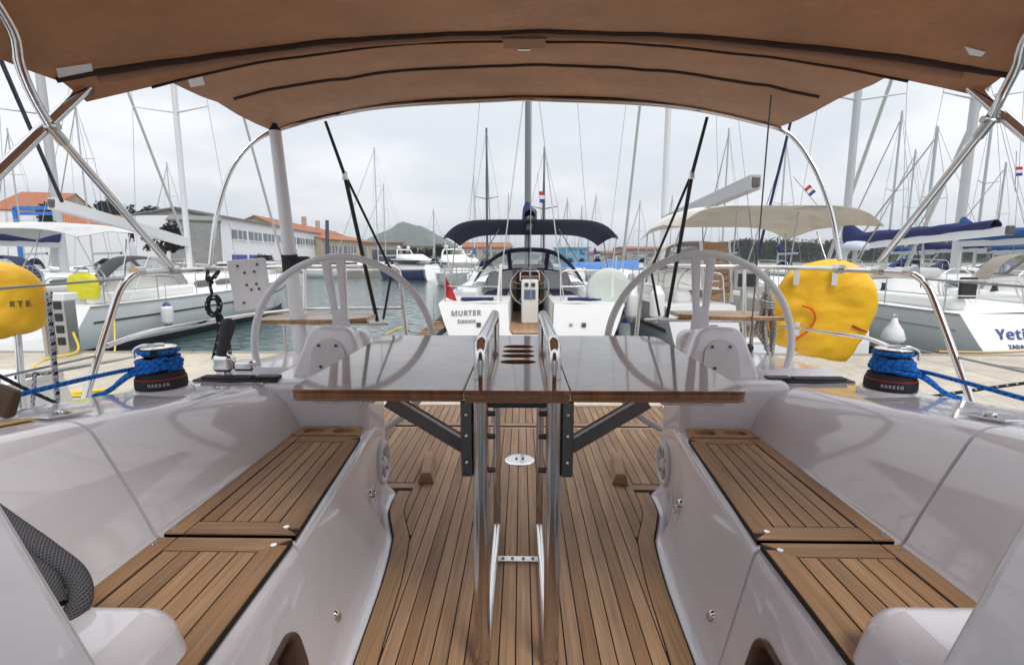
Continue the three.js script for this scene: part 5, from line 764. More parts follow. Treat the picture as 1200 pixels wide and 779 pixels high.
// ---- yacht with navy sail cover further left (its mast stands behind the white canopy)
{
  const x = -15.6, d = 10.8, F = boatForm({ L: 13, B: 3.9, fb: 1.25, sternW: 0.88 }); const o = thing('sailing_yacht', 'sailing yacht with navy sail cover standing behind the white canopied yacht', 'sailing yacht', 'yachts moored along the far side of the quay'); o.position.set(x, WATER, -d);
  baseBoat(o, F, { stripes: [[0.75, 0.8]] }); const C = cabin(o, F, { h: 0.4 }); sprayhood(o, F, C, M.navy); rails(o, F, {}); rig(o, F, { mastT: 0.5, mastH: 16, mastW: 0.3, mat: M.mastAlu, boomCover: M.navySail, boomY: 1.35, boomEnd: 0.12 });
}
// ---- yacht with beige canopy
{
  const x = 4.42, d = 9.3, F = boatForm({ L: 12.8, B: 4.0, fb: 1.38, rake: 0.6, sternW: 0.9 }); const o = thing('sailing_yacht', 'grey sided sailing yacht with a wide beige canopy and sprayhood', 'sailing yacht', 'yachts moored along the far side of the quay'); o.position.set(x, WATER, -d);
  const S = F.s(0); baseBoat(o, F, { hull: M.hullGrey, notch: [0.55, 0.72], stripes: [[0.62, 0.68]], deckT0: 0.3 });
  for (const s of [-1, 1]) { const rows = []; for (let i = 0; i <= 8; i++) { const t = 0.34 * i / 8; rows.push([V(s * 0.55, S + 0.02, F.z(t, S)), V(s * F.b(t) * 0.6, F.s(t) + 0.03, F.z(t, S)), V(s * F.b(t) * 0.998, F.s(t), F.z(t, S))]); } mesh('side_deck', loft(rows, { flip: s < 0, thick: 0.03 }), M.deckWhite, o); mesh('cockpit_side', box(0.03, 0.7, 3.9, s * 0.55, S - 0.33, -2.2), M.deckWhite, o); mesh('coaming', rbox(0.32, 0.26, 3.4, 0.09, s * 1.3, S + 0.12, -2.3, 4), M.deckWhite, o); wheel(o, 0.45, s * 0.8, S + 0.25, -1.2); mesh('locker_vent', rbox(0.14, 0.09, 0.02, 0.01, s * 1.0, S - 0.35, 0.2), M.steelDark, o); }
  mesh('cockpit_floor', box(1.1, 0.04, 3.9, 0, 0.7, -2.2), TEAK[2], o); mesh('swim_step', rbox(1.05, 0.07, 0.4, 0.02, 0, 0.72, 0.1), M.deckWhite, o);
  // instrument pod by the wheel, gangway stood on end
  const ip = P(873, 328, { d: d + 1.6 }); mesh('instrument_pod', rbox(0.55, 0.42, 0.2, 0.05, ip.x - x, ip.y - WATER, ip.z + d, 3), M.whitePaint, o); mesh('pod_side', rbox(0.2, 0.46, 0.22, 0.03, ip.x - x - 0.4, ip.y - WATER, ip.z + d, 2), std({ color: lin(0.24, 0.08, 0.04), roughness: 0.4 }), o); mesh('pod_screen', rbox(0.36, 0.27, 0.02, 0.01, ip.x - x, ip.y - WATER, ip.z + d + 0.11), M.stripe, o); mesh('pod_leg', rod(V(ip.x - x, ip.y - WATER, ip.z + d), V(ip.x - x, 0.7, ip.z + d), 0.07), M.whitePaint, o);
  const gA = P(838, 283, { d: d + 0.9 }), gB = P(842, 345, { d: d + 0.9 }); const g = thing('gangway', 'grey wooden gangway stood on end under the beige canopy', 'gangway'); for (const q of [-0.27, 0.27]) mesh('side_beam', bar(gA.clone().add(V(q, 0, 0)), gB.clone().add(V(q, -0.15, 0)), 0.05, 0.06, V(0, 0, 1)), M.alu, g); for (let k = 0; k < 9; k++) { const c = gA.clone().lerp(gB.clone().add(V(0, -0.12, 0)), (k + 0.5) / 9); mesh('slat', rbox(0.48, 0.105, 0.03, 0.006, c.x, c.y, c.z), TEAK[k % 5], g); }
  const C = cabin(o, F, { t0: 0.34, h: 0.45 }); sprayhood(o, F, C, M.beigeDark, { h: 0.78, w: 0.7, len: 1.1 });
  const bw = 3.45, yC = P(880, 243, { d: d + 0.6 }).y - WATER, yE = yC - 0.4; canopy(o, 'bimini', M.beige, [arch(bw, yE, yC - 0.05, 0.35, 0.3, 30, 6), arch(bw * 1.02, yE + 0.08, yC + 0.02, -0.6, -0.6, 30, 6), arch(bw, yE + 0.06, yC + 0.03, -1.7, -1.7, 30, 6), arch(bw * 0.97, yE - 0.12, yC - 0.22, -2.8, -2.9, 30, 5)], [-1, 1].flatMap(s => [[V(s * 1.7, S + 0.4, -0.7), V(s * bw / 2 * 0.97, yE + 0.03, 0.3)], [V(s * 1.7, S + 0.4, -0.9), V(s * bw / 2 * 0.98, yE, -1.6)], [V(s * 1.65, S + 0.2, -2.6), V(s * bw / 2 * 0.9, yE, -2.6)], [V(s * 0.5, S - 0.1, -0.4), V(s * 0.55, yC - 0.1, -0.2)]]), M.steel);
  for (const s of [-1, 1]) mesh('skylight_panel', rbox(0.75, 0.008, 0.45, 0.003, s * 0.85, yC - 0.07, 0.0).rotateX(0.0), M.whiteCloth, o);
  rails(o, F, { gateHalf: 0.7 }); rig(o, F, { mastT: 0.55, mastH: 16.5, mastW: 0.24, mat: M.mastWhite, boomY: 1.9, boomEnd: 0.06, boomLift: 0.25, boomMat: M.mastAlu, boomH: 0.27 });
  for (const [px, py] of [[770, 366], [740, 366]]) { const p = P(px, py, { d: d - 0.1 + (px < 760 ? 0.6 : 0) }); fender(p.x, p.y - 0.2, p.z, px < 760 ? 'white fender between the navy and the beige canopied yachts' : 'white fender on the corner of the beige canopied yacht', M.fenderWhite, 0.65, 0.13); }
}
// ---- "Yeti" and its neighbours to the right
{
  const x = 9.95, d = 9.6, F = boatForm({ L: 12, B: 3.9, fb: 1.22, rake: 0.85, sternW: 0.93 }); const o = thing('sailing_yacht', 'white sailing yacht with navy sail cover and blue name on its sloping stern', 'sailing yacht', 'yachts moored along the far side of the quay'); o.position.set(x, WATER, -d); const S = F.s(0);
  baseBoat(o, F, { stripes: [[0.72, 0.735]], stripeMat: M.alu }); const C = cabin(o, F, { t0: 0.34, h: 0.42, windows: [[0.37, 0.46], [0.5, 0.62]] }); for (const s of [-1, 1]) { mesh('coaming', rbox(0.3, 0.26, 3.5, 0.1, s * 1.35, S + 0.12, -2.3, 4), M.deckWhite, o); mesh('winch', lathe([[0, 0.2], [0.06, 0.2], [0.05, 0.12], [0.08, 0], [0, 0]], 12).translate(s * 1.3, S + 0.24, -2.8), M.black, o); wheel(o, 0.42, s * 0.8, S + 0.4, -1.3); }
  mesh('folded_sprayhood', rbox(2.2, 0.28, 0.5, 0.12, 0, C.top(0.34) + 0.15, -0.36 * 12, 4), M.whiteCloth, o); mesh('dinghy_seat', rbox(0.32, 0.42, 0.08, 0.03, -1.3, S + 0.45, -0.5), M.black, o);
  rails(o, F, {}); rig(o, F, { mastT: 0.55, mastH: 16, mastW: 0.26, mat: M.mastAlu, furl: M.navySail, boomCover: M.navySail, boomY: 1.25, boomEnd: 0.1, boomLift: 0.2, boomMat: M.mastWhite });
  const ti = -Math.atan2(0.85, S); const nm = (s, sz, xx, yy, sk) => { const g = text(s, sz, 0.006); if (sk) { const p = g.attributes.position; for (let i = 0; i < p.count; i++) p.setX(i, p.getX(i) + p.getY(i) * 0.25); } mesh('stern_lettering', g.rotateX(ti).translate(xx, yy, F.z(0, yy) + 0.012), M.textNavy, o); }; nm('Yeti', 0.21, -1.08, S - 0.34, true); nm('ZADAR', 0.08, -1.05, S - 0.55, false);
  const x2 = 13.4, F2 = boatForm({ L: 12.4, B: 3.6, fb: 1.25 }), o2 = thing('sailing_yacht', 'sailing yacht with bright blue sail cover beside the yacht with blue name', 'sailing yacht', 'yachts moored along the far side of the quay'); o2.position.set(x2, WATER, -10); baseBoat(o2, F2, {}); const C2 = cabin(o2, F2, {}); sprayhood(o2, F2, C2, M.beigeDark); rails(o2, F2, {}); rig(o2, F2, { mastT: 0.5, mastH: 16, mastW: 0.3, boomCover: M.blueSail, boomY: 1.35, boomEnd: 0.04, furl: M.sail, furlR: 0.08 });
  const x3 = 17.2, o3 = thing('sailing_yacht', 'white sailing yacht farthest along the quay past the bright blue sail cover', 'sailing yacht', 'yachts moored along the far side of the quay'); o3.position.set(x3, WATER, -10.4); baseBoat(o3, F2, {}); const C3 = cabin(o3, F2, {}); sprayhood(o3, F2, C3, M.navy); rails(o3, F2, {}); rig(o3, F2, { mastT: 0.5, mastH: 15.5, mastW: 0.2, boomCover: M.navySail, furlR: 0.08 });
  const rd = thing('radar_dome', 'small grey radar dome above the boats beside the yellow lifebuoy cover', 'radar'); const rp = P(1003, 291, { d: 14 }); mesh('dome', lathe([[0, 0.2], [0.2, 0.18], [0.31, 0.1], [0.33, 0], [0.3, -0.05], [0, -0.06]], 24), std({ color: lin(0.5, 0.55, 0.62), roughness: 0.4 }), rd); mesh('post', rod(V(0, -0.05, 0), V(0, -1.5, 0), 0.06), M.mastAlu, rd); rd.position.copy(rp);
}
flag(632, 231, 26, 0.3, 0.55, 'small blue and red flag flying on the halyard above the navy canopy', [flagRed, flagWhite, flagBlue], 0.1).rotation.y = 0.5;
flag(946, 226, 12, 0.16, 0.22, 'small red, white and blue flag near the dark blue furled sail', [flagRed, flagWhite, flagBlue], 0.75); flag(1191, 201, 12, 0.14, 0.2, 'small red, white and blue flag high above the bright blue sail cover', [flagRed, flagWhite, flagBlue], 0.1);

// ---- quay furniture
{
  const c = P(74, 416, { y: QUAY }), o = thing('service_pedestal', 'steel shore power pedestal with a column of sockets on the quay', 'service pedestal'); o.position.copy(c); const H = P(74, 344, { d: -c.z }).y - QUAY;
  mesh('column', rbox(0.42, H - 0.06, 0.24, 0.02, 0, (H - 0.06) / 2, 0), M.steel, o); mesh('sign_plate', rbox(0.5, 0.13, 0.28, 0.02, 0, H - 0.05, 0), M.plate, o); for (let k = 0; k < 4; k++) mesh('socket', rbox(0.12, 0.13, 0.03, 0.015, 0.11, H * 0.82 - k * 0.21 * H / 1.1, 0.125), M.blackSoft, o); mesh('front_panel', rbox(0.14, H * 0.85, 0.02, 0.006, -0.06, H * 0.46, 0.125), std({ color: lin(0.3, 0.2, 0.15), roughness: 0.35, metalness: 0.3 }), o);
  tag(mesh('garden_hose', merge([rope([c.clone().add(V(0.3, 0.4, 0.1)), c.clone().add(V(0.38, 0.1, 0.15)), c.clone().add(V(0.1, 0.02, 0.4)), P(60, 460, { y: QUAY + 0.02 }), P(135, 455, { y: QUAY + 0.02 }), P(70, 463, { y: QUAY + 0.02 }), P(150, 462, { y: QUAY + 0.02 })], 0.018, 120, 8)]), M.hose), 'yellow hose lying on the quay beside the service pedestal', 'hose');
  tag(mesh('power_cable', rope([P(133, 366, { d: 10.2 }), P(134, 395, { d: 9.9 }), P(132, 414, { d: 9 }), P(110, 418, { y: QUAY + 0.02 }), P(106, 416, { y: QUAY + 0.02 })], 0.016, 60, 7), M.hose), 'yellow shore power cable hanging from the white canopied yacht', 'cable');
  tag(mesh('quay_hose', rope([P(1100, 412, { y: QUAY + 0.02 }), P(1150, 413, { y: QUAY + 0.02 }), P(1230, 411, { y: QUAY + 0.02 })], 0.022, 40, 8), std({ color: lin(0.55, 0.38, 0.14), roughness: 0.6 })), 'tan hose lying straight along the quay before the blue named yacht', 'hose');
  tag(mesh('floating_hose', rope([P(452, 392, { y: QUAY + 0.02 }), P(470, 384, { y: QUAY + 0.16 }), P(480, 388, { y: QUAY + 0.04 })], 0.02, 40, 7), M.hose), 'short yellow hose looped at the quay edge beside the gangway', 'hose');
  for (const [a, b, l] of [[[40, 437, 1.72], [150, 412, 0], 'grey mooring line running over the quay towards the white canopied yacht'], [[1140, 418, 0], [1200, 432, 0], 'grey mooring line lying on the quay beside the rail foot']]) { const p = l.includes('white') ? P(20, 442, { x: -2.1 }) : P(1052, 404, { y: QUAY + 0.03 }), q = l.includes('white') ? P(190, 405, { d: 9.6 }) : P(1230, 436, { y: QUAY + 0.05 }); tag(mesh('mooring_rope', rope([p, p.clone().lerp(q, 0.5).add(V(0, -0.05, 0)), q], 0.012, 40, 6), M.ropeWhite), l, 'rope'); }
  for (const [px, py, l] of [[1046, 404, 'white mooring ball standing on the quay by the blue named yacht']]) { const p = P(px, py, { y: QUAY }); const b = thing('mooring_buoy', l, 'buoy'); mesh('ball', lathe([[0, 0], [0.15, 0.02], [0.2, 0.12], [0.15, 0.28], [0.06, 0.42], [0.04, 0.5], [0, 0.5]], 22), M.fenderWhite, b); mesh('ring', new THREE.TorusGeometry(0.04, 0.012, 6, 14).translate(0, 0.52, 0), M.steel, b); b.position.copy(p); }
}
// ---- neighbouring yacht on our side of the quay, only its stern quarter in view
{
  const F = boatForm({ L: 12, B: 3.7, fb: 1.3, rake: 0.5, sternW: 0.9 }); const o = thing('sailing_yacht', 'white stern quarter of the neighbouring yacht below the lettered yellow cover', 'sailing yacht', 'yachts moored on our side of the quay'); o.position.set(-5.6, WATER, -4.2); o.rotation.y = Math.PI;
  baseBoat(o, F, { stripes: [[0.75, 0.8]] }); rails(o, F, {}); for (const s of [-1, 1]) mesh('coaming', rbox(0.3, 0.26, 3.5, 0.1, s * 1.3, F.s(0) + 0.12, -2.3, 4), M.deckWhite, o);
}
tag(mesh('striped_line', rod(P(-12, 42, { d: 8.6 }), P(72, 236, { d: 10.9 }), 0.035, 0.035, 8), ropeMat([0.12, 0.14, 0.24], [0.55, 0.56, 0.6], (u, v) => Math.sin((u * 20 + v) * 6.283) > 0.5 ? 1 : 0)), 'dark blue striped rigging line slanting down past the thick grey mast', 'rope');

// ================================================================ FAR SHORE
const shoreY = -0.35;
{
  const s = new THREE.Shape([[-400, 40], [-40, 44], [-30, 56], [-5, 62], [2, 95], [60, 105], [420, 120], [420, 900], [-400, 900]].map(q => new THREE.Vector2(...q)));
  const g = new THREE.ExtrudeGeometry(s, { depth: 1.6, bevelEnabled: false }).rotateX(-Math.PI / 2).translate(0, shoreY - 1.6, 0); struct('far_shore', g, M.concreteGrey);
  // wooded hill
  const hillM = std({ color: lin(0.075, 0.1, 0.06), map: dtex(256, 256, (u, v) => { const k = 0.55 + 0.9 * (fbp(u, v, 24, 24, 4) - 0.25); return [k, k, k * 0.9]; }, { rx: 0.008, ry: 0.008 }), roughness: 1 });
  const hill = (cx, d, w, h, dep, prof) => { const rows = []; for (let j = 0; j <= 16; j++) { const r = []; for (let i = 0; i <= 60; i++) { const u = i / 60, v = j / 16; const e = prof(u) * Math.sin(Math.PI * v); r.push(V(cx + (u - 0.5) * w, shoreY - 1 + h * e * (0.8 + 0.4 * fbm3(u * 26, v * 9, cx, 5)), -(d + (v - 0.5) * dep))); } rows.push(r); } struct('hill', loft(rows, { flip: true, uv: p => [p.x, p.z * 2 + p.y * 2] }), hillM); };
  const pk = (c, s) => u => Math.exp(-((u - c) ** 2) / (2 * s * s));
  hill(-170, 760, 460, 44, 300, u => Math.max(0, 0.62 * pk(0.44, 0.07)(u) + 0.66 * pk(0.535, 0.055)(u) + 0.3 * pk(0.62, 0.05)(u) + 0.2 * pk(0.72, 0.12)(u) + 0.2 * pk(0.28, 0.14)(u)));
  hill(90, 500, 700, 14, 200, u => 0.5 + 0.3 * Math.sin(u * 9) + 0.2 * Math.sin(u * 23));
}
// leafy trees: trunk, limbs, crown of many small leaf faces
const LEAF = [[0.095, 0.15, 0.05], [0.115, 0.165, 0.055], [0.085, 0.13, 0.055]].map(c => phy({ color: lin(...c), roughness: 1, transmission: 0.4, thickness: 0, side: THREE.DoubleSide })), BARK = std({ color: lin(0.12, 0.09, 0.065), roughness: 1 });
function crownGeo(rx, ry, n, leaf, seedK) { const pos = [], nor = []; const cl = []; for (let k = 0; k < 12; k++) { const a = rnd() * 6.283, e = rr(-0.5, 1), r = 0.35 + 0.45 * rnd(); cl.push([Math.cos(a) * rx * r, e * ry * 0.6, Math.sin(a) * rx * r, rr(0.3, 0.55)]); }
  for (let i = 0; i < n; i++) { const c = cl[i % cl.length], a = rnd() * 6.283, z = rr(-1, 1), q = Math.sqrt(1 - z * z), R = Math.pow(rnd(), 0.4) * c[3]; const p = V(c[0] + Math.cos(a) * q * R * rx, c[1] + z * R * ry, c[2] + Math.sin(a) * q * R * rx), u = V(rr(-1, 1), rr(-1, 1), rr(-1, 1)).normalize(), w = V(rr(-1, 1), rr(-0.4, 1), rr(-1, 1)).cross(u).normalize(), s = leaf * rr(0.6, 1.3); const P3 = [p.clone().addScaledVector(u, -s), p.clone().addScaledVector(w, s * 0.6), p.clone().addScaledVector(u, s)], nn = u.clone().cross(w); for (const t of P3) { pos.push(t.x, t.y, t.z); nor.push(nn.x, nn.y, nn.z); } const P4 = [p.clone().addScaledVector(u, -s), p.clone().addScaledVector(u, s), p.clone().addScaledVector(w, -s * 0.6)]; for (const t of P4) { pos.push(t.x, t.y, t.z); nor.push(nn.x, nn.y, nn.z); } }
  const g = new THREE.BufferGeometry(); g.setAttribute('position', new THREE.Float32BufferAttribute(pos, 3)); g.setAttribute('normal', new THREE.Float32BufferAttribute(nor, 3)); return g; }
function tree(px, d, topPx, label, k = 0, wide = 1) { const b = P(px, 300, { d }); b.y = shoreY; const top = P(px, topPx, { d }).y - shoreY, o = thing('tree', label, 'tree', 'trees on the far shore'); o.position.copy(b); const ch = top * 0.66; mesh('trunk', merge([rod(V(0, 0, 0), V(0.1, top * 0.5, 0), top * 0.035, top * 0.018, 7), rod(V(0.05, top * 0.35, 0), V(top * 0.16, top * 0.62, 0.2), top * 0.015, top * 0.006, 5), rod(V(0.05, top * 0.4, 0), V(-top * 0.15, top * 0.66, -0.2), top * 0.015, top * 0.006, 5)]), BARK, o); mesh('crown', crownGeo(top * 0.42 * wide, ch * 0.62, 900, top * 0.045, k).translate(0, top * 0.64, 0), LEAF[k % 3], o); return o; }
[[150, 78, 236, 0.9], [163, 80, 240, 1], [175, 82, 243, 0.8]].forEach(([px, d, t, w], i) => tree(px, d, t, ['leafy tree above the long orange shed roof, nearest the gabled house', 'leafy tree above the long orange shed roof, between two others', 'leafy tree above the orange shed roof, nearest the grey shed'][i], i, w));
tree(70, 66, 232, 'dark green tree beside the gabled orange roof', 1, 0.5); tree(192, 46, 262, 'olive green bushy tree in front of the grey gable wall', 2, 0.8); tree(310, 50, 298, 'low rounded green bush before the white building', 1, 1.3);
[[470, 88, 288, 0.6], [483, 92, 290, 0.7], [497, 86, 291, 0.8]].forEach(([px, d, t, w], i) => tree(px, d, t, ['slender dark tree beside the rust roofed boat shed', 'slender dark tree before the pale yellow house', 'slender dark tree between yellow house and navy canopy'][i], i, w)); tree(517, 70, 287, 'broad leafy tree behind the left end of the navy canopy', 0, 1.2); tree(507, 72, 288, 'narrower leafy tree touching the broad one at the navy canopy', 2, 1.0);
[[150], [163]].length;
{ // low wooded ridge to the right: one mass of foliage
  const geos = [], n = 2600, base = crownGeo(1, 1, 40, 0.2, 0), im = new THREE.InstancedMesh(base, LEAF[0], n), m = new THREE.Matrix4(), c = new THREE.Color();
  for (let i = 0; i < n; i++) { const px = 800 + 520 * rnd(), d = 150 + 60 * rnd(), b = P(px, 300, { d }), h = (4.2 + 3.2 * fbm3(px * 0.035, d * 0.02, 5, 3)) * Math.min(1, 0.55 + (px - 800) / 170) * (d / 165), y = shoreY + rnd() * h; const s = rr(1.0, 2.2); m.makeRotationY(rnd() * 6.28).scale(V(s * 1.3, s, s * 1.3)); m.setPosition(b.x, y, b.z); im.setMatrixAt(i, m); const k = rr(0.6, 1.3); im.setColorAt(i, c.setRGB(k, k * rr(0.95, 1.1), k * 0.95)); }
  im.name = 'woodland'; im.userData = { kind: 'stuff', label: 'dark green woodland ridge low behind the yachts', category: 'woodland' }; im.castShadow = im.receiveShadow = true; scene.add(im);
  struct('ridge', (() => { const rows = []; for (let j = 0; j <= 6; j++) rows.push(Array.from({ length: 40 }, (_, i) => V(40 + i * 6, shoreY + Math.sin(j / 6 * Math.PI) * (4.5 + 2 * fbm3(i * 0.3, j, 2, 3)) * Math.min(1, 0.3 + i / 12), -(150 + j * 10)))); return loft(rows, { flip: true }); })(), std({ color: lin(0.04, 0.06, 0.028), roughness: 1 }));
}
// ---- buildings
const plaster = (c) => std({ color: lin(...c), map: concC, roughness: 0.9 }), PW = std({ color: lin(0.84, 0.84, 0.86), roughness: 0.85 }), PB = plaster([0.6, 0.53, 0.42]), PG = plaster([0.42, 0.43, 0.46]), ROOF = std({ color: lin(0.5, 0.17, 0.07), roughness: 0.9, map: dtex(128, 128, (u, v) => { const k = 0.7 + 0.25 * Math.abs(Math.sin(u * 50.26)) + 0.25 * (fbp(u, v, 20, 20, 3) - 0.5); return [k, k, k]; }, { rx: 0.25, ry: 0.25 }) }), ROOFG = std({ color: lin(0.25, 0.245, 0.24), roughness: 0.9, map: canvasC }), GLASS = phy({ color: lin(0.12, 0.15, 0.17), roughness: 0.15 });
// building between two ground corners A (near) and B (far) of its long visible wall, going back `depth` to its left
function building(o, A, B, h, depth, wallM, roofM, rise, opt = {}) {
  const u = B.clone().sub(A); u.y = 0; const L = u.length(); u.normalize(); const w = V(u.z, 0, -u.x); if (opt.flipSide) w.negate(); const at = (a, b, y) => A.clone().addScaledVector(u, a).addScaledVector(w, b).setY(shoreY + y);
  const quad = (p, q, r, s, th = 0.25) => loft([[p, q], [s, r]], { thick: th });
  const wl = mesh('wall', merge([quad(at(0, 0, 0), at(L, 0, 0), at(L, 0, h), at(0, 0, h)), quad(at(0, depth, 0), at(L, depth, 0), at(L, depth, h), at(0, depth, h)), quad(at(0, 0, 0), at(0, depth, 0), at(0, depth, h), at(0, 0, h)), quad(at(L, 0, 0), at(L, depth, 0), at(L, depth, h), at(L, 0, h))]), wallM, o);
  if (rise > 0) for (const e of [0, L]) mesh('gable', extrude([[0, 0], [depth, 0], [depth / 2, rise]], 0.2).applyMatrix4(new THREE.Matrix4().makeBasis(w, V(0, 1, 0), w.clone().cross(V(0, 1, 0)))).translate(at(e, 0, h).x, at(e, 0, h).y, at(e, 0, h).z), opt.gableM || wallM, o);
  const ov = 0.35; if (rise > 0) { mesh('roof', merge([quad(at(-ov, -ov, h - 0.05), at(L + ov, -ov, h - 0.05), at(L + ov, depth / 2, h + rise), at(-ov, depth / 2, h + rise), 0.15), quad(at(-ov, depth + ov, h - 0.05), at(L + ov, depth + ov, h - 0.05), at(L + ov, depth / 2, h + rise), at(-ov, depth / 2, h + rise), 0.15)]), roofM, o); } else mesh('roof', quad(at(-ov, -ov, h + 0.1), at(L + ov, -ov, h + 0.1), at(L + ov, depth + ov, h + 0.1), at(-ov, depth + ov, h + 0.1), 0.2), roofM, o);
  for (const [a, b, y0, y1, m, nm] of opt.windows || []) { const c = at((a + b) / 2 * L, -0.04, (y0 + y1) / 2), ww = (b - a) * L; const g = new THREE.BoxGeometry(ww, y1 - y0, 0.12); const mm = new THREE.Matrix4().makeBasis(u, V(0, 1, 0), u.clone().cross(V(0, 1, 0))); g.applyMatrix4(mm).translate(c.x, c.y, c.z); const win = mesh(nm || 'window', g, m || GLASS, o); if (!nm) { const fr = new THREE.BoxGeometry(ww + 0.1, 0.1, 0.2).applyMatrix4(mm); mesh('sill', fr.translate(c.x, c.y - (y1 - y0) / 2 - 0.05, c.z), PW, win); for (let k = 1; k < Math.round(ww / 1.3); k++) { const q = at((a + (b - a) * k / Math.round(ww / 1.3)) * L, -0.07, (y0 + y1) / 2); mesh('mullion', new THREE.BoxGeometry(0.1, y1 - y0, 0.14).applyMatrix4(mm).translate(q.x, q.y, q.z), PW, win); } } }
  for (const [a, b, y0, y1, m, nm] of opt.endWindows || []) { const c = at(-0.05, (a + b) / 2 * depth, (y0 + y1) / 2), mm = new THREE.Matrix4().makeBasis(w, V(0, 1, 0), w.clone().cross(V(0, 1, 0))); mesh(nm || 'window', new THREE.BoxGeometry((b - a) * depth, y1 - y0, 0.12).applyMatrix4(mm).translate(c.x, c.y, c.z), m || GLASS, o); }
  return { at, L };
}
const gnd = (px, d) => { const p = P(px, 300, { d }); p.y = shoreY; return p; }, hAt = (px, py, d) => P(px, py, { d }).y - shoreY;
{
  const A = gnd(262, 58), B = gnd(376, 100), h = hAt(262, 253, 58); const o = thing('white_warehouse', 'long white harbour building with a row of windows below its eaves', 'building'); const win = []; for (let k = 0; k < 8; k++) win.push([0.06 + k * 0.118, 0.06 + k * 0.118 + 0.098, h * 0.6, h * 0.78]);
  const signM = std({ color: lin(0.03, 0.07, 0.3), roughness: 0.5 });
  building(o, A, B, h, 9, PW, ROOFG, 0.8, { windows: [...win, [0.05, 0.15, h * 0.1, h * 0.3, signM, 'blue_sign'], [0.17, 0.36, h * 0.1, h * 0.3, signM, 'blue_sign'], [0.5, 0.66, 0, h * 0.26, M.stripe, 'door'], [0.53, 0.63, h * 0.38, h * 0.46, signM, 'blue_sign'], [0.72, 0.95, 0, h * 0.24, GLASS, 'shop_front']], gableM: PG, endWindows: [[0.1, 0.3, 2, 3.2], [0.45, 0.6, 2, 3.2]] });
  const o2 = thing('tiled_hall', 'long hall with orange tiled roof behind the white harbour building', 'building'); building(o2, gnd(336, 92), gnd(416, 150), hAt(336, 268, 92), 10, PB, ROOF, 2.2, {}); for (const k of [0.1, 0.4, 0.7]) mesh('chimney', box(0.8, 1.8, 0.8).translate(gnd(345, 100).x - k * 6, hAt(318, 252, 84) + 0.6, -95 - k * 40), PB, o2);
  const o3 = thing('beige_factory', 'beige factory block with orange roof and slim dark chimney', 'building'); const A3 = gnd(378, 96), B3 = gnd(440, 120), h3 = hAt(378, 279, 96); building(o3, A3, B3, h3, 16, PB, ROOF, 1.6, { windows: [[0.08, 0.3, h3 * 0.45, h3 * 0.75], [0.36, 0.58, h3 * 0.45, h3 * 0.75]] }); mesh('smokestack', rod(gnd(383, 95), P(383, 258, { d: 95 }), 0.4, 0.32, 12), M.stripe, o3);
  const o4 = thing('yellow_house', 'pale yellow house below the hill beside the dark trees', 'building'); const h4 = hAt(475, 288, 95); building(o4, gnd(470, 96), gnd(500, 99), h4, 8, plaster([0.62, 0.58, 0.42]), ROOFG, 0, { windows: [[0.15, 0.3, h4 * 0.4, h4 * 0.7], [0.55, 0.75, h4 * 0.4, h4 * 0.7]] });
  const o5 = thing('boat_shed', 'open boat shed with rust coloured roof behind the motor yacht', 'building'); const h5 = hAt(440, 284, 84); building(o5, gnd(432, 84), gnd(472, 86), h5, 8, plaster([0.45, 0.43, 0.4]), std({ color: lin(0.28, 0.13, 0.08), roughness: 0.9 }), 0, { windows: [[0.1, 0.9, 0.2, h5 * 0.7, M.stripe, 'open_bay']] });
  // orange roofed sheds and the gabled house
  const s1 = thing('gabled_house', 'beige gabled house with orange tiled roof behind the blue boat hoist', 'building'); const hg = hAt(30, 240, 78); building(s1, gnd(72, 78), gnd(10, 76), hg, 12, PB, ROOF, hAt(30, 222, 78) - hg, { flipSide: true });
  const s2 = thing('white_shed', 'white shed with long orange roof behind the white canopied yacht', 'building'); const h2 = hAt(120, 266, 62); building(s2, gnd(152, 64), gnd(78, 60), h2, 7, PW, ROOF, hAt(110, 250, 62) - h2, { flipSide: true });
  const s3 = thing('white_shed', 'white shed with low orange roof behind the blue boat hoist', 'building'); const hs3 = hAt(30, 247, 66); building(s3, gnd(60, 66), gnd(-40, 64), hs3, 9, PW, ROOF, hAt(20, 234, 66) - hs3, { flipSide: true });
  const s4 = thing('grey_shed', 'plain grey walled shed between the trees and the white building', 'building'); const hs4 = hAt(215, 258, 54); building(s4, gnd(258, 56), gnd(203, 54), hs4, 6, PG, ROOFG, hAt(215, 250, 54) - hs4, { flipSide: true, windows: [[0.1, 0.2, hs4 * 0.3, hs4 * 0.5]] });
  // blue boat hoist
  const bh = thing('boat_hoist', 'bright blue steel boat hoist standing before the sheds', 'boat hoist'); const BM = std({ color: lin(0.03, 0.19, 0.6), roughness: 0.5 }), q = (px, d, y) => gnd(px, d).setY(shoreY + y), top = hAt(40, 246, 52); for (const [d, nm] of [[50, 0], [56, 1]]) { for (const px of [24, 70]) mesh('leg', bar(q(px, d, 0), q(px, d, top), 0.3, 0.3, V(0, 0, 1)), BM, bh); mesh('beam', bar(q(24, d, top), q(70, d, top), 0.3, 0.35), BM, bh); mesh('lower_beam', bar(q(8, d, top * 0.64), q(70, d, top * 0.64), 0.3, 0.35), BM, bh); } for (const px of [24, 70]) mesh('beam', bar(q(px, 50, top - 0.3), q(px, 56, top - 0.3), 0.45, 0.5), BM, bh);
  const bb = thing('blue_store', 'light blue harbour store seen past the navy canopy', 'building'); building(bb, gnd(668, 105), gnd(690, 107), hAt(680, 290, 105), 6, std({ color: lin(0.1, 0.33, 0.5), roughness: 0.7 }), std({ color: lin(0.12, 0.36, 0.52), roughness: 0.7 }), 0, {});
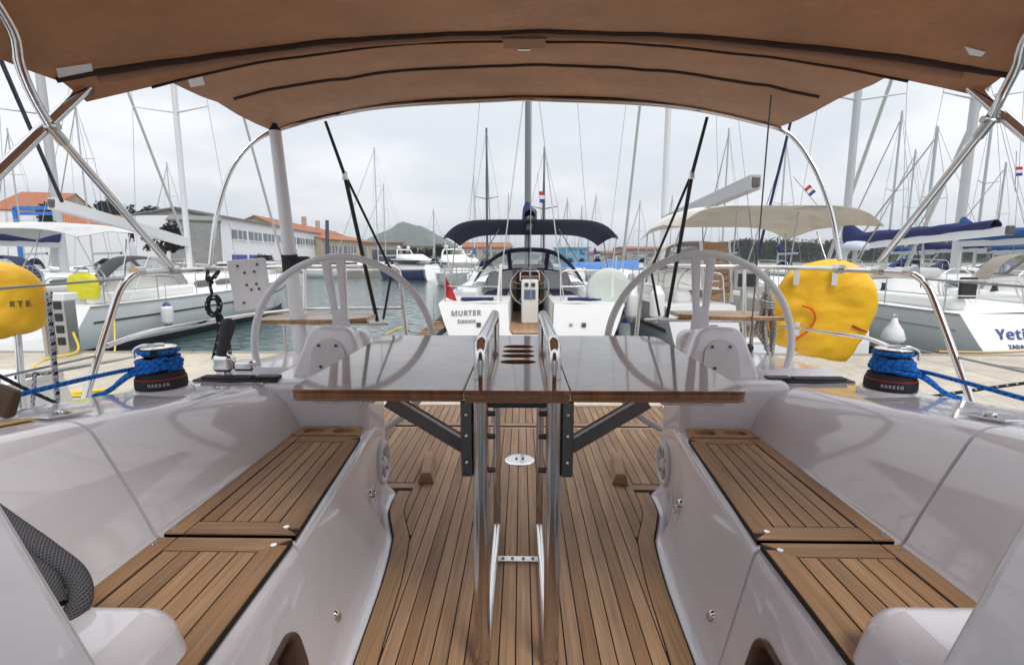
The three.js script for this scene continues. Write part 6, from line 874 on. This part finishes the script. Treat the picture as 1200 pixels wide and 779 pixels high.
  for (const [a, b, t, c, l] of [[540, 600, 289, [0.5, 0.47, 0.42], 'low beige harbour wall house behind the navy sprayhood'], [690, 730, 296, [0.46, 0.45, 0.44], 'low grey harbour shed between navy and beige canopies'], [736, 780, 291, [0.4, 0.4, 0.39], 'flat grey shed behind the blue covered boats']]) { const bo = thing('harbour_shed', l, 'building'); const hh = hAt(a, t, 118); building(bo, gnd(a, 117), gnd(b, 119), hh, 8, plaster(c), ROOF, a < 600 ? 0.9 : 0.3, { windows: [[0.15, 0.3, hh * 0.4, hh * 0.7], [0.5, 0.7, hh * 0.4, hh * 0.7]] }); }
}
// ---- motor boats on the far side of the water
function motorBoat(px, d, turn, L, label, hullM, fly = true) {
  const o = thing('motor_boat', label, 'motor boat', 'motor boats along the far quay'), p = P(px, 320, { d }); o.position.set(p.x, WATER, p.z); o.rotation.y = turn; const F = boatForm({ L, B: L * 0.3, fb: L * 0.1, rake: 0.05, bow: 1.2, sternW: 0.93 });
  mesh('hull', hullGeo(F, 16), hullM, o); mesh('transom', transomGeo(F, null), hullM, o); mesh('deck', deckGeo(F, 0, 0.99), M.deckWhite, o); for (const s of [-1, 1]) mesh('rub_rail', band(F, 0.9, 0.96, s, 0.02, 0, 0.98), M.hullWhite, o);
  const S = F.s(0.4), hw = L * 0.115, sup = (z0, z1, y0, y1, ins, m, n) => { const r = []; for (const [y, k] of [[y0, 0], [y1, 1]]) { const a = hw * (1 - ins * k), f = z1 + k * ins * (z0 - z1) * 0.9, q = z0 - k * 0.1; r.push([V(-a, y, -q), V(a, y, -q), V(a, y, -f), V(-a, y, -f), V(-a, y, -q)]); } const t = r[1]; const g = merge([loft(r), loft([[t[0], t[1]], [t[3], t[2]]])]); return mesh(n, g, m, o); };
  sup(L * 0.22, L * 0.78, S - 0.05, S + L * 0.045, 0.08, M.deckWhite, 'cabin_base'); sup(L * 0.225, L * 0.7, S + L * 0.045, S + L * 0.085, 0.22, M.window, 'window_band'); sup(L * 0.16, L * 0.6, S + L * 0.085, S + L * 0.1, 0.02, M.deckWhite, 'roof'); if (fly) { sup(L * 0.24, L * 0.5, S + L * 0.1, S + L * 0.145, 0.3, M.deckWhite, 'flybridge'); mesh('radar_arch', pipe([V(-hw * 0.9, S + L * 0.1, -L * 0.26), V(-hw * 0.7, S + L * 0.19, -L * 0.22), V(hw * 0.7, S + L * 0.19, -L * 0.22), V(hw * 0.9, S + L * 0.1, -L * 0.26)], 0.07, { corner: 0.2, n: 6 }), M.whitePaint, o); for (const s of [-1, 1]) mesh('dome', new THREE.SphereGeometry(L * 0.018, 12, 8).translate(s * hw * 0.5, S + L * 0.21, -L * 0.22), M.whitePaint, o); }
  mesh('bow_rail', pipe([V(-F.b(0.6) * 0.9, F.s(0.6) + 0.6, -0.6 * L), V(0, F.s(1) + 0.7, -L - 0.6), V(F.b(0.6) * 0.9, F.s(0.6) + 0.6, -0.6 * L)], 0.03, { corner: 2, n: 5 }), M.steel, o); return o;
}
motorBoat(459, 56, -2.3, 10.5, 'white motor yacht with dark blue hull across the open water', M.hullBlue);
motorBoat(432, 60, 1.35, 9, 'small white motor boat behind the left wheel rim', M.hullWhite, false); motorBoat(404, 58, 1.45, 8.5, 'low white launch along the far quay by the wheel spokes', M.hullWhite, false);
motorBoat(352, 40, 1.7, 9.5, 'white motor boat beyond the pole boot on the water', M.hullWhite, false); motorBoat(528, 45, -2.9, 10, 'white cabin cruiser beside the left canopy leg of the navy yacht', M.hullWhite); motorBoat(545, 62, -2.9, 9, 'small white cruiser behind the rail of the navy yacht', M.hullWhite);
// ---- further sailing boats whose masts crowd the sky
function farSail(px, d, topPx, label, { mat = M.mastAlu, turn = 0, cover = null, w = 0.16, furl = M.sail, boom = true } = {}) {
  const p = P(px, 300, { d }), H = P(px, topPx, { d }).y - WATER, L = Math.min(14, Math.max(8, H * 0.72)), F = boatForm({ L, B: L * 0.3, fb: 1.2 }); const o = thing('moored_sailboat', label, 'sailboat', 'sailboats in the far rows of the marina'); o.rotation.y = turn; o.position.copy(V(p.x, WATER, p.z)).add(V(0, 0, -0.46 * L).applyAxisAngle(V(0, 1, 0), turn).negate());
  mesh('hull', hullGeo(F, 12), M.hullWhite, o); mesh('transom', transomGeo(F, null), M.hullWhite, o); mesh('deck', deckGeo(F, 0, 0.99, 0.05, 8), M.deckWhite, o); for (const s of [-1, 1]) mesh('hull_stripe', band(F, 0.75, 0.82, s, 0.006, 0.02, 0.97, 10), M.stripe, o); const C = cabin(o, F, { h: 0.4, windows: [[0.38, 0.6]] }); mesh('sprayhood', loft([arch(F.B * 0.5, F.s(0.3) + 0.1, C.top(0.34) + 0.55, -0.3 * L, -0.3 * L, 12, 3), arch(F.B * 0.45, F.s(0.3) + 0.1, C.top(0.34) + 0.1, -0.38 * L, -0.42 * L, 12, 3)], { thick: 0.02 }), cover || M.navy, o);
  rig(o, F, { mastH: H - F.s(0.46), mastW: w, mat, boomCover: cover, furl, spreaders: H > 12 ? 2 : 1, thick: 0.012, boomY: 1.3, boom }); return o;
}
const FS = (a, l, o) => farSail(...a, l, o);
FS([571, 36, 150], 'far sailboat with slim dark mast left of the tall grey mast', { mat: M.mastDark, w: 0.2 }); FS([637, 30, 172], 'far sailboat with dark mast beside the small blue flag', { mat: M.mastDark, w: 0.16 }); FS([443, 74, 172], 'far sailboat with pale thin mast above the hill', { turn: 1.3 }); FS([452, 80, 215], 'far sailboat with short pale mast above the hill', { turn: 1.3 }); FS([509, 52, 245], 'small far sailboat near the left canopy leg of the navy yacht', { turn: 0.2 });
[[556, 60, 205, 'far sailboat with blue cover whose mast stands left of the slim dark mast'], [596, 70, 226, 'far sailboat just left of the tall grey mast over the navy canopy'], [664, 58, 232, 'far sailboat behind the light blue harbour store'], [681, 66, 240, 'far sailboat with blue cover at the right end of the navy canopy'], [697, 60, 226, 'far sailboat behind the pale round buoy cover'], [748, 62, 234, 'far sailboat beside the flat grey shed'], [785, 64, 229, 'far sailboat with blue cover behind the left corner of the beige canopy']].forEach(([a, b, c, l], i) => FS([a, b, c], l, { turn: 0.1 * (i % 3), cover: i % 3 === 0 ? M.blueSail : i % 3 === 1 ? M.navySail : null, mat: i % 4 ? M.mastAlu : M.mastWhite, w: 0.15 }));
[[846, 40, 150, 'far sailboat seen over the raised end of the grey boom'], [912, 42, 165, 'far sailboat seen past the dark blue furled sail'], [1040, 34, 130, 'far sailboat behind the long navy sail cover, nearest its middle'], [1060, 46, 175, 'far small sailboat behind the long navy sail cover'], [1143, 30, 110, 'far tall sailboat at the boom end of the navy sail cover'], [1082, 26, 148, 'far sailboat next to the thick mast above the bright blue sail cover'], [1165, 44, 190, 'far short masted sailboat above the bright blue sail cover']].forEach(([a, b, c, l], i) => FS([a, b, c], l, { turn: 0.05 * i, cover: i % 2 ? M.navySail : M.blueSail, w: 0.17 }));
[[108, 40, 120, 'far sailboat before the long orange shed roof'], [205, 60, 190, 'far sailboat before the grey shed'], [28, 44, 150, 'far sailboat before the blue boat hoist']].forEach(([a, b, c, l], i) => FS([a, b, c], l, { turn: 1.2, w: 0.15 }));
for (const [px, d, w, l] of [[733, 55, 5, 'boat under a blue tarpaulin behind the pale round buoy cover'], [748, 58, 4, 'boat under a blue tarpaulin left of the beige canopied yacht']]) { const p = P(px, 318, { d }), o = thing('covered_boat', l, 'covered boat', 'boats under blue tarpaulins'); const F = boatForm({ L: 7, B: 2.4, fb: 1.0 }); mesh('hull', hullGeo(F, 10), M.hullWhite, o); mesh('transom', transomGeo(F, null), M.hullWhite, o); const rows = []; for (let i = 0; i <= 10; i++) { const t = i / 10 * 0.98, b = F.b(t); rows.push([V(-b - 0.03, F.s(t) - 0.1, -t * 7), V(-b * 0.6, F.s(t) + 0.45, -t * 7), V(0, F.s(t) + 1.0 - 0.5 * t, -t * 7), V(b * 0.6, F.s(t) + 0.45, -t * 7), V(b + 0.03, F.s(t) - 0.1, -t * 7)]); } mesh('tarpaulin', loft(rows, { thick: 0.02 }), std({ color: lin(0.06, 0.2, 0.55), roughness: 0.7 }), o); o.position.set(p.x, WATER, p.z); o.rotation.y = 1.4; }
scene.fog = new THREE.FogExp2(0xd5dce2, 0.0007);

const renderer = new THREE.WebGLRenderer({ antialias: true });
renderer.setSize(1024, 664); renderer.toneMapping = THREE.LinearToneMapping; renderer.toneMappingExposure = EXPOSURE;
renderer.shadowMap.enabled = true; renderer.shadowMap.type = THREE.PCFSoftShadowMap;
renderer.render(scene, camera);
